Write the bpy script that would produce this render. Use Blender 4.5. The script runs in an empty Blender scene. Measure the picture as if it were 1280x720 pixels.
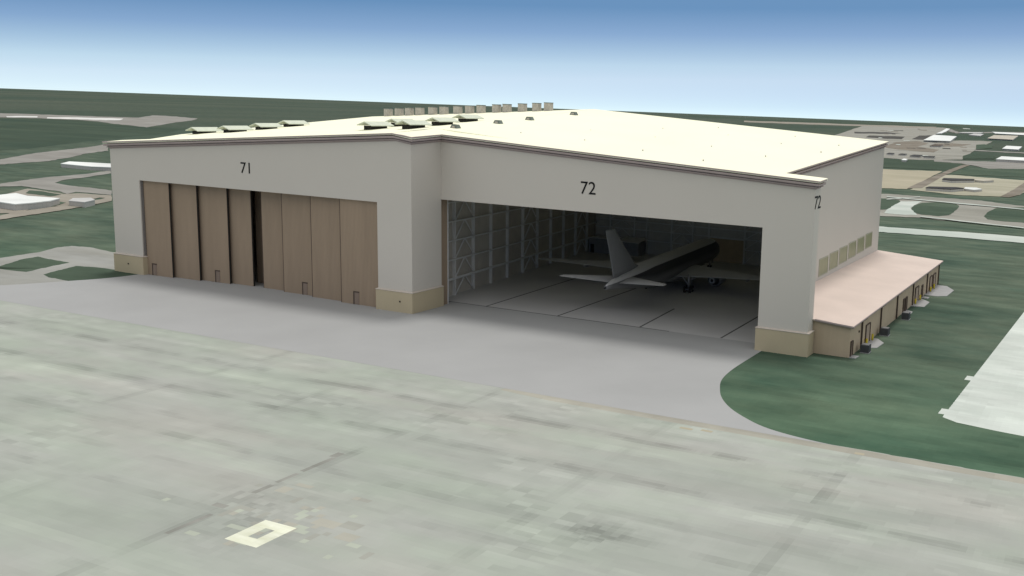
import bpy, bmesh, math, random
from mathutils import Vector, Matrix
random.seed(7)
scene = bpy.context.scene
COL = scene.collection
R = math.radians

# ------------------------------------------------------------------ helpers
class MB:
    """collects closed shapes into one mesh"""
    def __init__(self): self.v=[]; self.f=[]; self.smooth=[]
    def face_set(self, pts, faces, sm=False):
        o=len(self.v); self.v+= [tuple(p) for p in pts]
        for f in faces: self.f.append(tuple(i+o for i in f)); self.smooth.append(sm)
        return self
    def loops(self, bot, top, sm=False):
        n=len(bot)
        fs=[tuple(range(n))[::-1], tuple(range(n,2*n))]+[(i,(i+1)%n,n+(i+1)%n,n+i) for i in range(n)]
        return self.face_set(list(bot)+list(top), fs, sm)
    def prism(self, poly, z0, z1):
        """poly [(x,y) or (x,y,ztop)] ; z1 overrides the top when it is not None"""
        return self.loops([(p[0],p[1],z0) for p in poly], [(p[0],p[1],p[2] if z1 is None else z1) for p in poly])
    def box(self, x0,x1,y0,y1,z0,z1):
        return self.prism([(x0,y0),(x1,y0),(x1,y1),(x0,y1)], z0, z1)
    def bar(self, a, b, w, h=None):
        a=Vector(a); b=Vector(b); h=h or w; d=(b-a).normalized()
        up=Vector((0,0,1)) if abs(d.z)<.95 else Vector((0,1,0))
        s=d.cross(up).normalized()*w/2; t=s.cross(d).normalized()*h/2
        return self.loops([a-s-t,a+s-t,a+s+t,a-s+t],[b-s-t,b+s-t,b+s+t,b-s+t])
    def rings(self, rings, cap=True, sm=True):
        o=len(self.v); n=len(rings[0])
        for r in rings: self.v+=[tuple(p) for p in r]
        for k in range(len(rings)-1):
            for i in range(n):
                j=(i+1)%n
                self.f.append((o+k*n+i,o+k*n+j,o+(k+1)*n+j,o+(k+1)*n+i)); self.smooth.append(sm)
        if cap:
            self.f.append(tuple(o+i for i in range(n))[::-1]); self.smooth.append(False)
            e=o+(len(rings)-1)*n
            self.f.append(tuple(e+i for i in range(n))); self.smooth.append(False)
        return self
    def cyl(self, a, b, r0, r1=None, n=20, sm=True):
        a=Vector(a); b=Vector(b); r1=r0 if r1 is None else r1; d=(b-a).normalized()
        up=Vector((0,0,1)) if abs(d.z)<.95 else Vector((0,1,0))
        s=d.cross(up).normalized(); t=s.cross(d).normalized()
        rs=[[c+(s*math.cos(2*math.pi*i/n)+t*math.sin(2*math.pi*i/n))*r for i in range(n)] for c,r in ((a,r0),(b,r1))]
        return self.rings(rs,True,sm)
    def build(self, name, mat, parent=None):
        me=bpy.data.meshes.new(name); me.from_pydata(self.v,[],self.f); me.validate()
        bm=bmesh.new(); bm.from_mesh(me); bmesh.ops.recalc_face_normals(bm,faces=bm.faces); bm.to_mesh(me); bm.free()
        if any(self.smooth) and len(me.polygons)==len(self.smooth):
            me.polygons.foreach_set('use_smooth', self.smooth)
        me.materials.append(mat)
        o=bpy.data.objects.new(name,me); COL.objects.link(o)
        if parent: o.parent=parent
        return o

def tag(o,label=None,cat=None,group=None,kind=None):
    if label: o['label']=label
    if cat: o['category']=cat
    if group: o['group']=group
    if kind: o['kind']=kind
    return o
def empty(name,loc=(0,0,0),rz=0,**k):
    o=bpy.data.objects.new(name,None); o.location=loc; o.rotation_euler=(0,0,rz); o.empty_display_size=.5
    COL.objects.link(o); return tag(o,**k)
def copy_tree(o,parent=None):
    c=o.copy(); COL.objects.link(c)
    if parent: c.parent=parent
    for ch in [x for x in bpy.data.objects if x.parent==o]: copy_tree(ch,c)
    return c
def struct(name,mb,mat): return tag(mb.build(name,mat),kind='structure')
def sheet(poly,z):
    m=MB(); m.face_set([(p[0],p[1],z) for p in poly],[tuple(range(len(poly)))]); return m

# ------------------------------------------------------------------ materials
def srgb(r,g,b):
    f=lambda c:(c/255/12.92) if c/255<=.04045 else ((c/255+.055)/1.055)**2.4
    return (f(r),f(g),f(b),1)
class NT:
    def __init__(self,name,rough=.8,spec=.2,metal=0):
        self.m=bpy.data.materials.new(name); self.m.use_nodes=True
        self.t=self.m.node_tree; self.b=self.t.nodes['Principled BSDF']
        self.b.inputs['Roughness'].default_value=rough; self.b.inputs['Metallic'].default_value=metal
        self.b.inputs['Specular IOR Level'].default_value=spec
    def n(self,ty,**k):
        x=self.t.nodes.new(ty)
        for a,v in k.items(): setattr(x,a,v)
        return x
    def l(self,a,b): self.t.links.new(a,b)
    def math(self,op,a,b=None,c=None,clamp=False):
        x=self.n('ShaderNodeMath',operation=op,use_clamp=clamp)
        for i,v in enumerate((a,b,c)):
            if v is None: continue
            if isinstance(v,(int,float)): x.inputs[i].default_value=v
            else: self.l(v,x.inputs[i])
        return x.outputs[0]
    def mix(self,f,a,b,blend='MIX'):
        x=self.n('ShaderNodeMix',data_type='RGBA',blend_type=blend)
        for s,v in ((x.inputs['Factor'],f),(x.inputs['A'],a),(x.inputs['B'],b)):
            if isinstance(v,(int,float,tuple)): s.default_value=v
            else: self.l(v,s)
        return x.outputs['Result']
    def noise(self,vec,scale,detail=3,rough=.5):
        x=self.n('ShaderNodeTexNoise'); x.inputs['Scale'].default_value=scale; x.inputs['Detail'].default_value=detail
        x.inputs['Roughness'].default_value=rough; self.l(vec,x.inputs['Vector']); return x.outputs['Fac']
    def pos(self): return self.n('ShaderNodeNewGeometry').outputs['Position']
    def objc(self): return self.n('ShaderNodeTexCoord').outputs['Object']
    def vscale(self,v,s,rz=0,loc=(0,0,0)):
        x=self.n('ShaderNodeMapping'); x.inputs['Scale'].default_value=s; x.inputs['Rotation'].default_value=(0,0,rz)
        x.inputs['Location'].default_value=loc; self.l(v,x.inputs['Vector']); return x.outputs['Vector']
    def snap(self,v,s):
        x=self.n('ShaderNodeVectorMath',operation='SNAP'); self.l(v,x.inputs[0]); x.inputs[1].default_value=(s,s,s); return x.outputs[0]
    def ramp(self,f,lo,hi,a=0.,b=1.):
        x=self.n('ShaderNodeMapRange'); x.inputs['From Min'].default_value=lo; x.inputs['From Max'].default_value=hi
        x.inputs['To Min'].default_value=a; x.inputs['To Max'].default_value=b; self.l(f,x.inputs['Value']); return x.outputs['Result']
    def col(self,c):
        if isinstance(c,tuple): self.b.inputs['Base Color'].default_value=c
        else: self.l(c,self.b.inputs['Base Color'])
        return self.m
    def bump(self,h,strength=.3,dist=.02):
        x=self.n('ShaderNodeBump'); x.inputs['Strength'].default_value=strength; x.inputs['Distance'].default_value=dist
        self.l(h,x.inputs['Height']); self.l(x.outputs['Normal'],self.b.inputs['Normal'])
def mul(c,k): return tuple(min(1,x*k) for x in c[:3])+(1,)

def surface(name,c,var=.06,scale=.35,rough=.8,spec=.15,grime=True,metal=0,streak=True):
    """painted or sheet surface: slight large-scale unevenness, fine grain, faint vertical weathering"""
    t=NT(name,rough,spec,metal); p=t.pos()
    a=t.noise(p,scale,4); b=t.noise(p,9,2)
    k=t.math('ADD',t.ramp(a,.3,.7,1-var,1+var),t.ramp(b,.3,.7,-var*.35,var*.35))
    if streak:
        s=t.noise(t.vscale(p,(1.6,1.6,.05)),1,3); k=t.math('MULTIPLY',k,t.ramp(s,.35,.7,1+var*.4,1-var*.6))
    v=t.n('ShaderNodeCombineColor')
    for i in range(3): t.l(k,v.inputs[i])
    t.col(t.mix(1.,c,v.outputs[0],'MULTIPLY')); return t.m

def aerial(name,c1,c2,texel=.6,amp=.12,big=.02,rough=.95,blocks=.5,green=None,lines=False,marks=False):
    """ground cover: broad patches, mid-size streaks and small squarish patches aligned with the apron"""
    t=NT(name,rough,.03); p=t.pos()
    sn=t.snap(p,texel)
    f1=t.noise(t.vscale(p,(.55,1.6,1),.12),big,5,.6)
    f2=t.noise(t.vscale(sn,(.35,1.5,1),-.08),.11/texel*.6,4,.65)
    f3=t.noise(sn,.30/texel*.6,2,.5)
    base=t.mix(t.ramp(f1,.32,.68),c1,c2)
    if green: base=t.mix(t.ramp(t.noise(t.vscale(p,(.6,1.3,1),0,(40,9,3)),big*2.2,4),.45,.72,0,.8),base,green)
    if lines: base=t.mix(t.ramp(t.noise(t.vscale(sn,(.45,1.5,1),-.05,(7,3,1)),.045,4,.6),.5,.66,0,.8),base,(.380,.382,.352,1)); base=t.mix(t.ramp(t.noise(t.vscale(sn,(.3,1.7,1),-.05,(17,33,1)),.07,4,.6),.56,.7,0,.8),base,(.40,.44,.38,1))
    wn=t.n('ShaderNodeTexWhiteNoise',noise_dimensions='3D'); t.l(t.snap(t.vscale(p,(1,2.1,1)),texel*3),wn.inputs[0])
    msk=t.ramp(t.noise(p,.06/texel*.6,3,.6),.52,.66,0,blocks)
    k=t.ramp(f2,.28,.72,1-amp,1+amp)
    k=t.math('MULTIPLY',k,t.ramp(f3,.3,.7,1-amp*.35,1+amp*.35))
    k=t.math('MULTIPLY',k,t.math('ADD',1,t.math('MULTIPLY',t.math('SUBTRACT',wn.outputs[0],.5),t.math('MULTIPLY',msk,amp*1.4))))
    if lines:
        sx=t.n('ShaderNodeSeparateXYZ'); t.l(sn,sx.inputs[0])
        wob=t.math('MULTIPLY',t.math('SUBTRACT',t.noise(t.vscale(sn,(.5,.02,1)),.4,2),.5),1.5)
        for ax,at,w,d in (('Y',-30.6,.7,-.05),('Y',-33.,.5,-.07),('Y',-34.6,.5,.05),('Y',-37.9,.55,.15),('Y',-42.5,.6,.06),('Y',-48.6,.6,.13),('Y',-51,.5,-.06),('Y',-56,.5,.07),('Y',-60.5,.5,.10),('Y',-66,.4,.06),('Y',-72,.4,.07),('Y',-84,.5,.08),('X',38.0,.45,.10),('X',2.,.5,.07),('X',20.,.5,.05),('X',62.,.5,.06),('X',84.,.5,.10)):
            o=t.math('ADD',sx.outputs[ax],wob if ax=='Y' else 0)
            dd=t.math('ABSOLUTE',t.math('SUBTRACT',o,at))
            mk=t.ramp(dd,w*.4,w*2.2,1,0); mk.node.clamp=True
            br=t.ramp(t.noise(t.vscale(sn,(1,1,1),0,(at,w*9,0)),.16,3),.42,.58)
            k=t.math('MULTIPLY',k,t.math('SUBTRACT',1,t.math('MULTIPLY',t.math('MULTIPLY',mk,br),d*1.6)))
    if marks:
        for (mx,my,r,d,sc) in ((69.5,-60.3,3.6,.30,1),(43,-73,7,.16,1),(38,-69,4.5,.22,1)):
            vd=t.n('ShaderNodeVectorMath',operation='DISTANCE'); t.l(sn,vd.inputs[0]); vd.inputs[1].default_value=(mx,my,0)
            w2=t.n('ShaderNodeTexWhiteNoise',noise_dimensions='3D'); t.l(t.snap(p,texel*1.2),w2.inputs[0])
            near=t.ramp(vd.outputs['Value'],r*.25,r,1,0); near.node.clamp=True
            k=t.math('MULTIPLY',k,t.math('SUBTRACT',1,t.math('MULTIPLY',t.math('MULTIPLY',near,t.math('SUBTRACT',w2.outputs[0],.15)),d)))
    v=t.n('ShaderNodeCombineColor')
    for i in range(3): t.l(k,v.inputs[i])
    t.col(t.mix(1.,base,v.outputs[0],'MULTIPLY')); return t.m
PATCHES = [
('far_field','grass_dark',1,[(-934.9,494.6),(-929.1,495.9),(-929.4,500.3),(-924.1,501.5),(-929.0,509.6),(-921.2,509.3),(-918.0,512.8),(-920.1,518.6),(-922.0,524.7),(-919.7,528.8),(-913.7,530.1),(-908.0,531.5),(-912.0,538.5),(-905.6,539.6),(-902.2,542.8),(-902.4,548.8),(-892.9,545.8),(-887.5,546.8),(-874.8,542.5),(-867.0,541.4),(-858.2,539.5),(-845.9,534.7),(-840.9,535.7),(-830.6,532.5),(-819.1,529.7),(-804.8,524.2),(-795.9,522.6),(-786.1,520.5),(-771.8,515.3),(-761.8,512.9),(-750.8,509.6),(-743.9,509.6),(-737.8,509.7),(-736.7,512.5),(-733.7,514.8),(-729.6,516.7),(-728.2,519.9),(-726.2,522.8),(-722.1,523.9),(-714.3,522.2),(-710.8,523.0),(-700.2,519.3),(-695.2,519.8),(-690.0,519.8),(-677.9,506.9),(-665.4,492.9),(-656.2,483.1),(-645.6,471.0),(-634.5,459.3),(-623.6,447.8),(-615.9,439.0),(-605.2,428.2),(-593.9,413.7),(-590.3,405.7),(-579.1,392.1),(-573.1,381.9),(-564.2,370.4),(-556.2,360.1),(-550.8,351.5),(-544.0,341.9),(-535.9,331.5),(-527.1,321.0),(-519.1,310.4),(-515.8,304.2),(-508.9,295.4),(-500.4,285.5),(-494.4,277.3),(-487.4,269.0),(-485.4,264.8),(-479.0,258.1),(-475.5,253.7),(-471.6,248.8),(-466.5,242.9),(-464.3,239.1),(-458.6,233.3),(-456.2,229.1),(-452.4,224.1),(-451.8,220.9),(-447.3,215.2),(-446.2,211.6),(-443.7,207.5),(-441.5,203.2),(-437.4,198.3),(-436.0,194.8),(-472.5,216.4),(-510.3,239.6),(-554.2,265.8),(-605.9,296.6),(-670.7,335.7),(-743.3,379.3),(-832.1,432.7)]),
('access_road','road_light',2,[(-1112.3,601.3),(-1101.4,600.3),(-1103.0,607.3),(-1096.0,608.9),(-1094.4,613.4),(-1094.3,619.0),(-1089.1,626.2),(-1081.9,631.6),(-1066.1,630.6),(-1066.2,640.6),(-1049.6,640.0),(-1047.3,648.6),(-1042.6,656.0),(-1030.3,658.0),(-1027.8,664.5),(-1012.8,662.1),(-1007.4,666.2),(-1007.4,675.3),(-996.9,676.5),(-997.2,685.2),(-985.9,685.4),(-984.9,693.6),(-1009.0,716.4),(-1036.4,742.0),(-1051.1,758.6),(-1083.0,787.7),(-1079.7,791.2),(-1073.4,792.6),(-1070.1,796.7),(-1058.1,793.0),(-1048.2,790.5),(-1045.8,794.6),(-1023.7,782.0),(-1019.1,784.6),(-1003.7,776.0),(-987.1,768.1),(-984.4,771.0),(-967.3,761.6),(-930.1,726.9),(-899.4,696.9),(-888.9,683.4),(-872.1,665.9),(-857.2,649.4),(-849.6,639.8),(-838.8,626.7),(-818.7,606.1),(-805.4,591.6),(-789.2,575.0),(-770.3,556.0),(-759.6,542.9),(-744.0,527.2),(-731.7,514.1),(-717.9,500.0),(-730.4,506.3),(-735.1,505.9),(-743.5,509.2),(-754.2,514.0),(-765.8,518.5),(-772.1,519.0),(-778.6,520.1),(-789.5,524.9),(-795.2,524.4),(-807.7,529.9),(-823.9,538.4),(-835.3,542.5),(-845.4,546.6),(-862.6,555.4),(-866.2,553.3),(-874.9,555.4),(-884.8,557.9),(-891.7,559.4),(-900.3,560.3),(-901.5,557.0),(-910.3,558.0),(-911.1,553.4),(-917.0,551.8),(-922.1,550.5),(-933.2,553.1),(-932.3,547.5),(-942.6,549.2),(-946.3,546.7),(-941.8,538.5),(-951.9,539.9),(-955.6,536.4),(-952.9,529.8),(-957.5,527.4),(-959.9,524.3),(-960.6,519.1),(-963.5,516.5),(-964.7,512.8),(-1009.5,539.5),(-1057.8,568.8)]),
('road_marking','paint_white',3,[(-993.0,545.8),(-996.8,553.5),(-1005.9,564.4),(-1008.6,571.0),(-1006.5,576.0),(-1003.5,579.6),(-1003.5,585.7),(-964.5,560.0),(-967.4,556.8),(-967.3,550.8),(-967.1,545.9),(-964.4,538.8),(-962.7,532.5),(-962.3,527.4)]),
('road_marking','paint_white',3,[(-971.8,575.6),(-970.3,580.3),(-969.0,584.6),(-976.4,594.9),(-980.1,604.3),(-975.5,606.1),(-977.1,613.5),(-970.7,616.1),(-968.2,620.4),(-963.3,623.5),(-964.3,630.8),(-956.9,632.8),(-956.3,638.9),(-948.2,640.1),(-947.4,646.2),(-920.7,625.1),(-897.9,605.8),(-894.5,597.6),(-897.9,594.5),(-893.4,586.6),(-899.5,585.5),(-900.9,578.2),(-910.9,578.4),(-911.2,570.9),(-922.2,571.3),(-920.4,562.9),(-931.2,562.8),(-930.1,555.1),(-936.8,552.1)]),
('access_road','road_light',2,[(-369.2,154.6),(-371.2,157.0),(-373.8,160.2),(-377.7,163.8),(-381.4,168.4),(-386.1,173.1),(-391.2,178.5),(-394.3,182.5),(-400.6,188.6),(-406.0,194.2),(-409.4,198.9),(-415.6,205.0),(-417.0,208.1),(-420.8,212.8),(-422.5,215.8),(-427.1,221.3),(-428.0,224.0),(-431.2,228.0),(-434.5,232.9),(-438.1,237.3),(-439.6,240.9),(-444.3,246.2),(-447.8,250.7),(-449.5,254.3),(-452.1,258.4),(-456.3,263.4),(-460.9,269.1),(-465.6,274.3),(-471.1,280.1),(-478.6,287.7),(-483.6,293.1),(-472.6,285.7),(-462.0,277.9),(-450.0,269.4),(-439.3,262.1),(-429.1,254.5),(-418.8,247.4),(-417.7,244.7),(-412.4,239.2),(-411.9,236.3),(-407.1,231.3),(-404.3,227.4),(-402.5,224.2),(-400.1,220.8),(-396.2,216.6),(-389.8,211.3),(-387.2,207.8),(-384.4,204.9),(-379.0,199.7),(-376.3,196.5),(-373.1,193.0),(-371.2,189.8),(-369.2,187.2),(-366.7,183.8),(-362.1,179.7),(-361.3,177.4),(-357.5,173.8),(-356.8,171.2),(-355.6,168.5),(-354.4,165.9),(-354.4,163.7),(-353.4,161.2),(-353.6,159.8),(-352.1,156.8),(-350.7,154.5),(-349.3,151.7),(-350.1,150.6),(-347.2,147.4),(-347.3,146.0),(-346.9,144.1),(-345.5,141.9),(-344.3,139.7),(-353.3,144.8),(-361.3,149.9)]),
('access_road','road_light',2,[(-260.2,89.5),(-259.9,90.6),(-260.2,92.3),(-261.8,94.2),(-262.5,95.7),(-264.0,97.6),(-264.4,99.2),(-265.4,100.7),(-267.0,102.9),(-268.2,104.6),(-269.7,106.8),(-270.1,108.4),(-272.1,110.6),(-272.8,112.5),(-273.8,114.6),(-275.0,116.6),(-275.9,118.2),(-277.0,120.5),(-277.9,122.3),(-278.2,123.8),(-278.1,125.2),(-279.1,127.5),(-279.1,128.8),(-279.8,131.0),(-281.3,133.4),(-281.7,135.0),(-282.2,136.8),(-282.8,138.8),(-283.4,140.7),(-284.6,143.1),(-286.5,145.9),(-287.9,148.2),(-290.6,151.8),(-291.2,153.8),(-293.2,156.7),(-295.5,159.7),(-288.0,154.3),(-280.6,149.1),(-278.4,145.9),(-276.9,143.5),(-275.3,140.9),(-274.5,139.1),(-273.0,136.4),(-270.9,133.7),(-268.9,130.7),(-268.1,129.0),(-266.8,126.7),(-266.3,125.0),(-265.7,122.9),(-264.5,120.7),(-263.7,118.9),(-261.9,116.3),(-260.4,114.4),(-258.0,112.2),(-255.3,109.6),(-253.2,107.3),(-250.8,106.7),(-248.2,106.0),(-245.6,105.3),(-243.4,104.8),(-240.8,104.2),(-238.8,104.0),(-237.3,104.2),(-234.6,103.6),(-233.0,103.9),(-231.2,103.7),(-229.7,104.3),(-227.4,103.8),(-225.6,103.6),(-223.2,103.1),(-221.9,103.3),(-219.8,103.2),(-217.0,102.3),(-215.6,102.4),(-210.5,98.7),(-206.6,95.8),(-202.4,92.6),(-203.8,92.6),(-205.9,92.7),(-207.6,92.4),(-209.0,92.3),(-210.9,92.1),(-213.4,92.3),(-214.6,91.9),(-216.9,91.8),(-218.6,91.5),(-217.1,89.7),(-215.5,87.4),(-214.1,85.5),(-216.4,86.4),(-218.7,87.1),(-221.4,88.5),(-223.8,89.2),(-226.3,89.6),(-227.7,89.4),(-229.3,89.4),(-231.3,89.7),(-234.0,90.1),(-235.7,90.4),(-238.3,91.0),(-240.3,91.0),(-242.8,91.6),(-244.9,92.0),(-246.0,91.9),(-248.6,92.4),(-248.5,90.7),(-248.9,89.8),(-249.3,88.5),(-250.2,87.6),(-250.1,86.2),(-250.6,85.1),(-250.5,83.6),(-254.7,86.2)]),
('paved_lot','road_tan',2,[(-213.5,61.2),(-215.4,63.0),(-217.3,64.9),(-218.9,66.6),(-221.0,68.4),(-222.8,70.2),(-224.5,71.9),(-225.7,73.6),(-227.5,75.5),(-229.4,77.7),(-231.1,79.7),(-232.5,81.4),(-234.8,83.8),(-236.7,86.0),(-238.0,87.8),(-235.6,87.8),(-233.7,87.8),(-231.0,87.4),(-228.6,86.9),(-227.0,87.0),(-224.4,86.0),(-222.7,86.0),(-220.2,85.3),(-219.0,85.7),(-216.7,85.0),(-214.8,84.6),(-214.2,86.0),(-214.0,87.5),(-213.8,89.1),(-212.6,89.6),(-211.0,90.1),(-208.4,89.8),(-207.1,90.3),(-205.5,90.5),(-204.4,91.2),(-202.5,91.6),(-200.9,91.7),(-197.2,88.9),(-193.3,86.3),(-194.3,85.6),(-195.9,85.3),(-197.4,85.0),(-195.3,81.9),(-193.1,78.9),(-191.5,76.0),(-189.7,73.4),(-187.5,70.6),(-186.5,68.4),(-183.9,65.4),(-182.4,63.0),(-182.8,61.8),(-183.6,61.1),(-183.7,60.0),(-184.4,59.2),(-184.3,57.8),(-184.7,56.8),(-185.2,56.1),(-183.5,54.4),(-181.4,52.6),(-179.6,51.0),(-178.5,49.6),(-176.4,47.8),(-175.0,46.6),(-173.0,44.8),(-174.2,44.1),(-174.9,43.1),(-176.1,42.6),(-176.6,41.6),(-177.7,41.0),(-178.2,39.9),(-182.1,42.3),(-185.9,44.7),(-190.1,47.3),(-194.8,49.9),(-199.4,52.7),(-203.5,55.3),(-209.0,58.5)]),
('grass_verge','grass_green',3,[(-231.6,84.4),(-230.0,84.9),(-228.3,85.2),(-226.5,85.2),(-224.3,84.9),(-221.3,84.0),(-219.4,83.8),(-216.8,83.2),(-214.8,83.0),(-212.7,82.6),(-211.5,80.6),(-210.4,78.9),(-209.9,77.2),(-211.4,77.1),(-214.2,77.8),(-215.3,77.3),(-217.8,77.8),(-220.0,77.8),(-221.6,77.8),(-223.9,78.2),(-226.7,80.5),(-229.2,82.4)]),
('grass_verge','grass_green',3,[(-190.7,59.0),(-193.3,61.2),(-195.3,62.7),(-197.4,64.7),(-199.3,66.4),(-198.7,67.8),(-197.7,68.8),(-197.6,70.3),(-194.4,69.6),(-192.2,69.1),(-189.8,68.7),(-188.4,67.0),(-187.0,65.4),(-185.5,63.8),(-184.6,62.3),(-183.3,61.0),(-182.0,59.5),(-182.7,58.7),(-183.0,57.7),(-183.4,56.6),(-183.4,55.4),(-185.9,56.6),(-188.7,58.1)]),
('access_road','road_tan',3,[(-169.3,34.6),(-170.4,36.0),(-170.7,37.0),(-171.4,38.2),(-172.5,39.5),(-173.0,40.5),(-173.8,41.7),(-175.0,43.0),(-175.7,44.5),(-176.0,45.7),(-176.5,46.9),(-177.2,48.1),(-177.9,49.6),(-178.7,51.1),(-178.9,52.3),(-179.5,53.7),(-180.0,54.8),(-180.4,56.3),(-181.3,57.9),(-182.1,59.6),(-182.1,60.7),(-182.6,62.3),(-183.5,63.8),(-184.3,65.6),(-185.4,67.3),(-185.8,68.9),(-186.8,71.0),(-187.7,72.9),(-188.8,75.0),(-190.3,77.1),(-190.8,78.8),(-191.8,81.0),(-192.6,82.4),(-194.3,84.5),(-195.6,86.1),(-196.6,87.6),(-198.2,89.6),(-193.8,86.7),(-189.9,83.8),(-185.5,80.5),(-184.4,78.7),(-183.2,76.7),(-182.4,75.0),(-180.8,72.6),(-180.4,71.4),(-179.3,69.5),(-177.8,67.2),(-177.1,65.7),(-176.1,63.9),(-175.7,62.2),(-174.2,60.0),(-173.4,58.1),(-173.0,56.5),(-171.6,54.6),(-171.3,52.9),(-170.4,51.1),(-170.0,50.0),(-169.6,48.5),(-168.6,46.9),(-168.0,45.5),(-168.1,44.6),(-167.7,43.3),(-166.8,41.9),(-166.4,40.5),(-165.9,39.2),(-165.4,37.9),(-164.7,36.7),(-163.6,35.0),(-163.5,34.0),(-163.0,32.7),(-162.3,31.4),(-161.4,30.0),(-164.5,31.7),(-166.7,33.2)]),
('service_yard','pavement',2,[(-102.2,-6.6),(-102.8,-5.7),(-103.1,-5.0),(-103.3,-4.5),(-103.7,-3.7),(-104.3,-2.9),(-104.3,-2.3),(-104.5,-1.6),(-104.5,-1.0),(-104.7,-0.1),(-104.9,0.5),(-105.1,1.3),(-105.1,2.0),(-105.1,2.5),(-105.5,3.5),(-105.6,4.3),(-105.7,5.0),(-105.6,5.6),(-105.8,6.4),(-106.3,7.2),(-106.9,8.2),(-107.3,8.9),(-107.7,9.6),(-108.4,10.8),(-108.9,11.6),(-109.3,12.4),(-109.1,13.1),(-109.3,14.1),(-108.9,14.7),(-109.0,15.6),(-108.2,15.8),(-106.9,15.9),(-106.3,16.3),(-105.2,16.4),(-104.1,16.6),(-102.9,16.5),(-101.5,16.1),(-100.0,15.8),(-98.7,15.6),(-97.5,15.5),(-96.1,15.1),(-94.8,14.9),(-93.5,14.8),(-91.0,12.9),(-88.1,11.0),(-85.5,9.1),(-82.7,7.1),(-80.3,5.5),(-77.9,4.0),(-75.6,2.2),(-73.2,0.5),(-71.8,-0.4),(-70.8,-1.2),(-69.5,-2.2),(-68.6,-2.8),(-67.3,-3.8),(-66.1,-4.5),(-65.2,-5.4),(-64.8,-6.1),(-64.8,-6.9),(-64.9,-7.4),(-64.6,-8.3),(-64.7,-8.9),(-64.7,-9.5),(-64.5,-10.2),(-64.3,-10.8),(-64.7,-11.4),(-65.0,-11.8),(-65.3,-12.4),(-65.5,-13.1),(-65.9,-13.5),(-66.0,-14.1),(-66.1,-14.7),(-66.0,-15.4),(-66.0,-15.9),(-65.8,-16.7),(-65.9,-17.3),(-65.9,-18.0),(-66.0,-18.4),(-65.9,-19.1),(-66.5,-19.7),(-66.8,-20.4),(-67.0,-21.1),(-67.6,-21.7),(-68.0,-22.3),(-68.3,-23.1),(-68.8,-23.5),(-69.2,-24.3),(-69.5,-24.8),(-70.0,-25.2),(-70.2,-25.7),(-73.6,-23.6),(-77.2,-21.5),(-81.1,-19.1),(-85.0,-16.8),(-89.0,-14.6),(-93.2,-12.0),(-97.5,-9.4)]),
('grass_verge','grass_green',3,[(-93.7,-11.6),(-94.2,-10.7),(-94.3,-10.1),(-94.4,-9.5),(-94.8,-8.6),(-95.4,-7.6),(-96.2,-6.7),(-96.5,-5.9),(-97.1,-4.9),(-97.9,-3.9),(-98.4,-3.0),(-99.2,-2.1),(-99.6,-1.2),(-99.9,-0.3),(-100.0,0.4),(-100.0,1.0),(-100.3,1.7),(-100.5,2.5),(-99.2,2.3),(-98.4,2.1),(-96.9,1.8),(-96.0,1.7),(-95.1,1.8),(-93.9,1.6),(-92.8,1.5),(-91.9,1.6),(-90.6,1.4),(-89.7,1.4),(-88.7,1.3),(-88.4,0.6),(-88.3,-0.1),(-88.1,-0.7),(-87.7,-1.5),(-87.7,-2.2),(-87.6,-2.8),(-87.2,-3.6),(-86.8,-4.4),(-86.4,-5.2),(-86.5,-5.9),(-86.0,-6.9),(-85.7,-7.5),(-85.2,-8.4),(-85.0,-9.1),(-84.8,-9.9),(-85.9,-10.1),(-87.0,-10.3),(-88.0,-10.4),(-88.9,-10.5),(-90.0,-10.6),(-91.0,-10.6),(-92.1,-10.6),(-92.9,-10.8),(-93.9,-10.8),(-94.9,-10.9)]),
('grass_verge','grass_green',3,[(-79.9,-9.8),(-80.1,-9.2),(-80.6,-8.4),(-81.1,-7.6),(-81.4,-6.7),(-81.8,-6.0),(-82.1,-5.4),(-82.1,-4.8),(-82.6,-4.0),(-82.8,-3.3),(-83.3,-2.5),(-83.4,-2.1),(-83.7,-1.3),(-84.1,-0.5),(-83.3,-0.2),(-82.2,-0.1),(-81.5,0.3),(-80.6,0.5),(-79.7,0.7),(-78.5,0.8),(-77.8,0.9),(-76.7,0.9),(-75.5,0.8),(-74.5,0.9),(-73.6,0.8),(-72.4,0.8),(-71.6,0.9),(-70.5,0.9),(-69.4,0.8),(-68.3,0.8),(-67.4,1.0),(-66.3,1.0),(-65.3,0.9),(-65.2,0.1),(-65.0,-0.9),(-64.8,-1.8),(-64.6,-2.7),(-64.4,-3.6),(-64.3,-4.4),(-64.0,-5.3),(-64.1,-6.1),(-64.0,-6.8),(-64.3,-7.3),(-64.4,-7.8),(-64.2,-8.6),(-64.6,-9.1),(-64.4,-9.9),(-64.5,-10.3),(-65.4,-10.4),(-65.9,-10.8),(-66.8,-10.9),(-67.7,-11.0),(-68.1,-11.2),(-69.2,-11.2),(-69.8,-11.6),(-70.7,-11.5),(-71.5,-11.5),(-72.5,-11.4),(-73.6,-11.3),(-74.5,-11.1),(-75.2,-11.3),(-76.3,-11.2),(-77.5,-10.7),(-78.6,-10.3)]),
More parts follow.
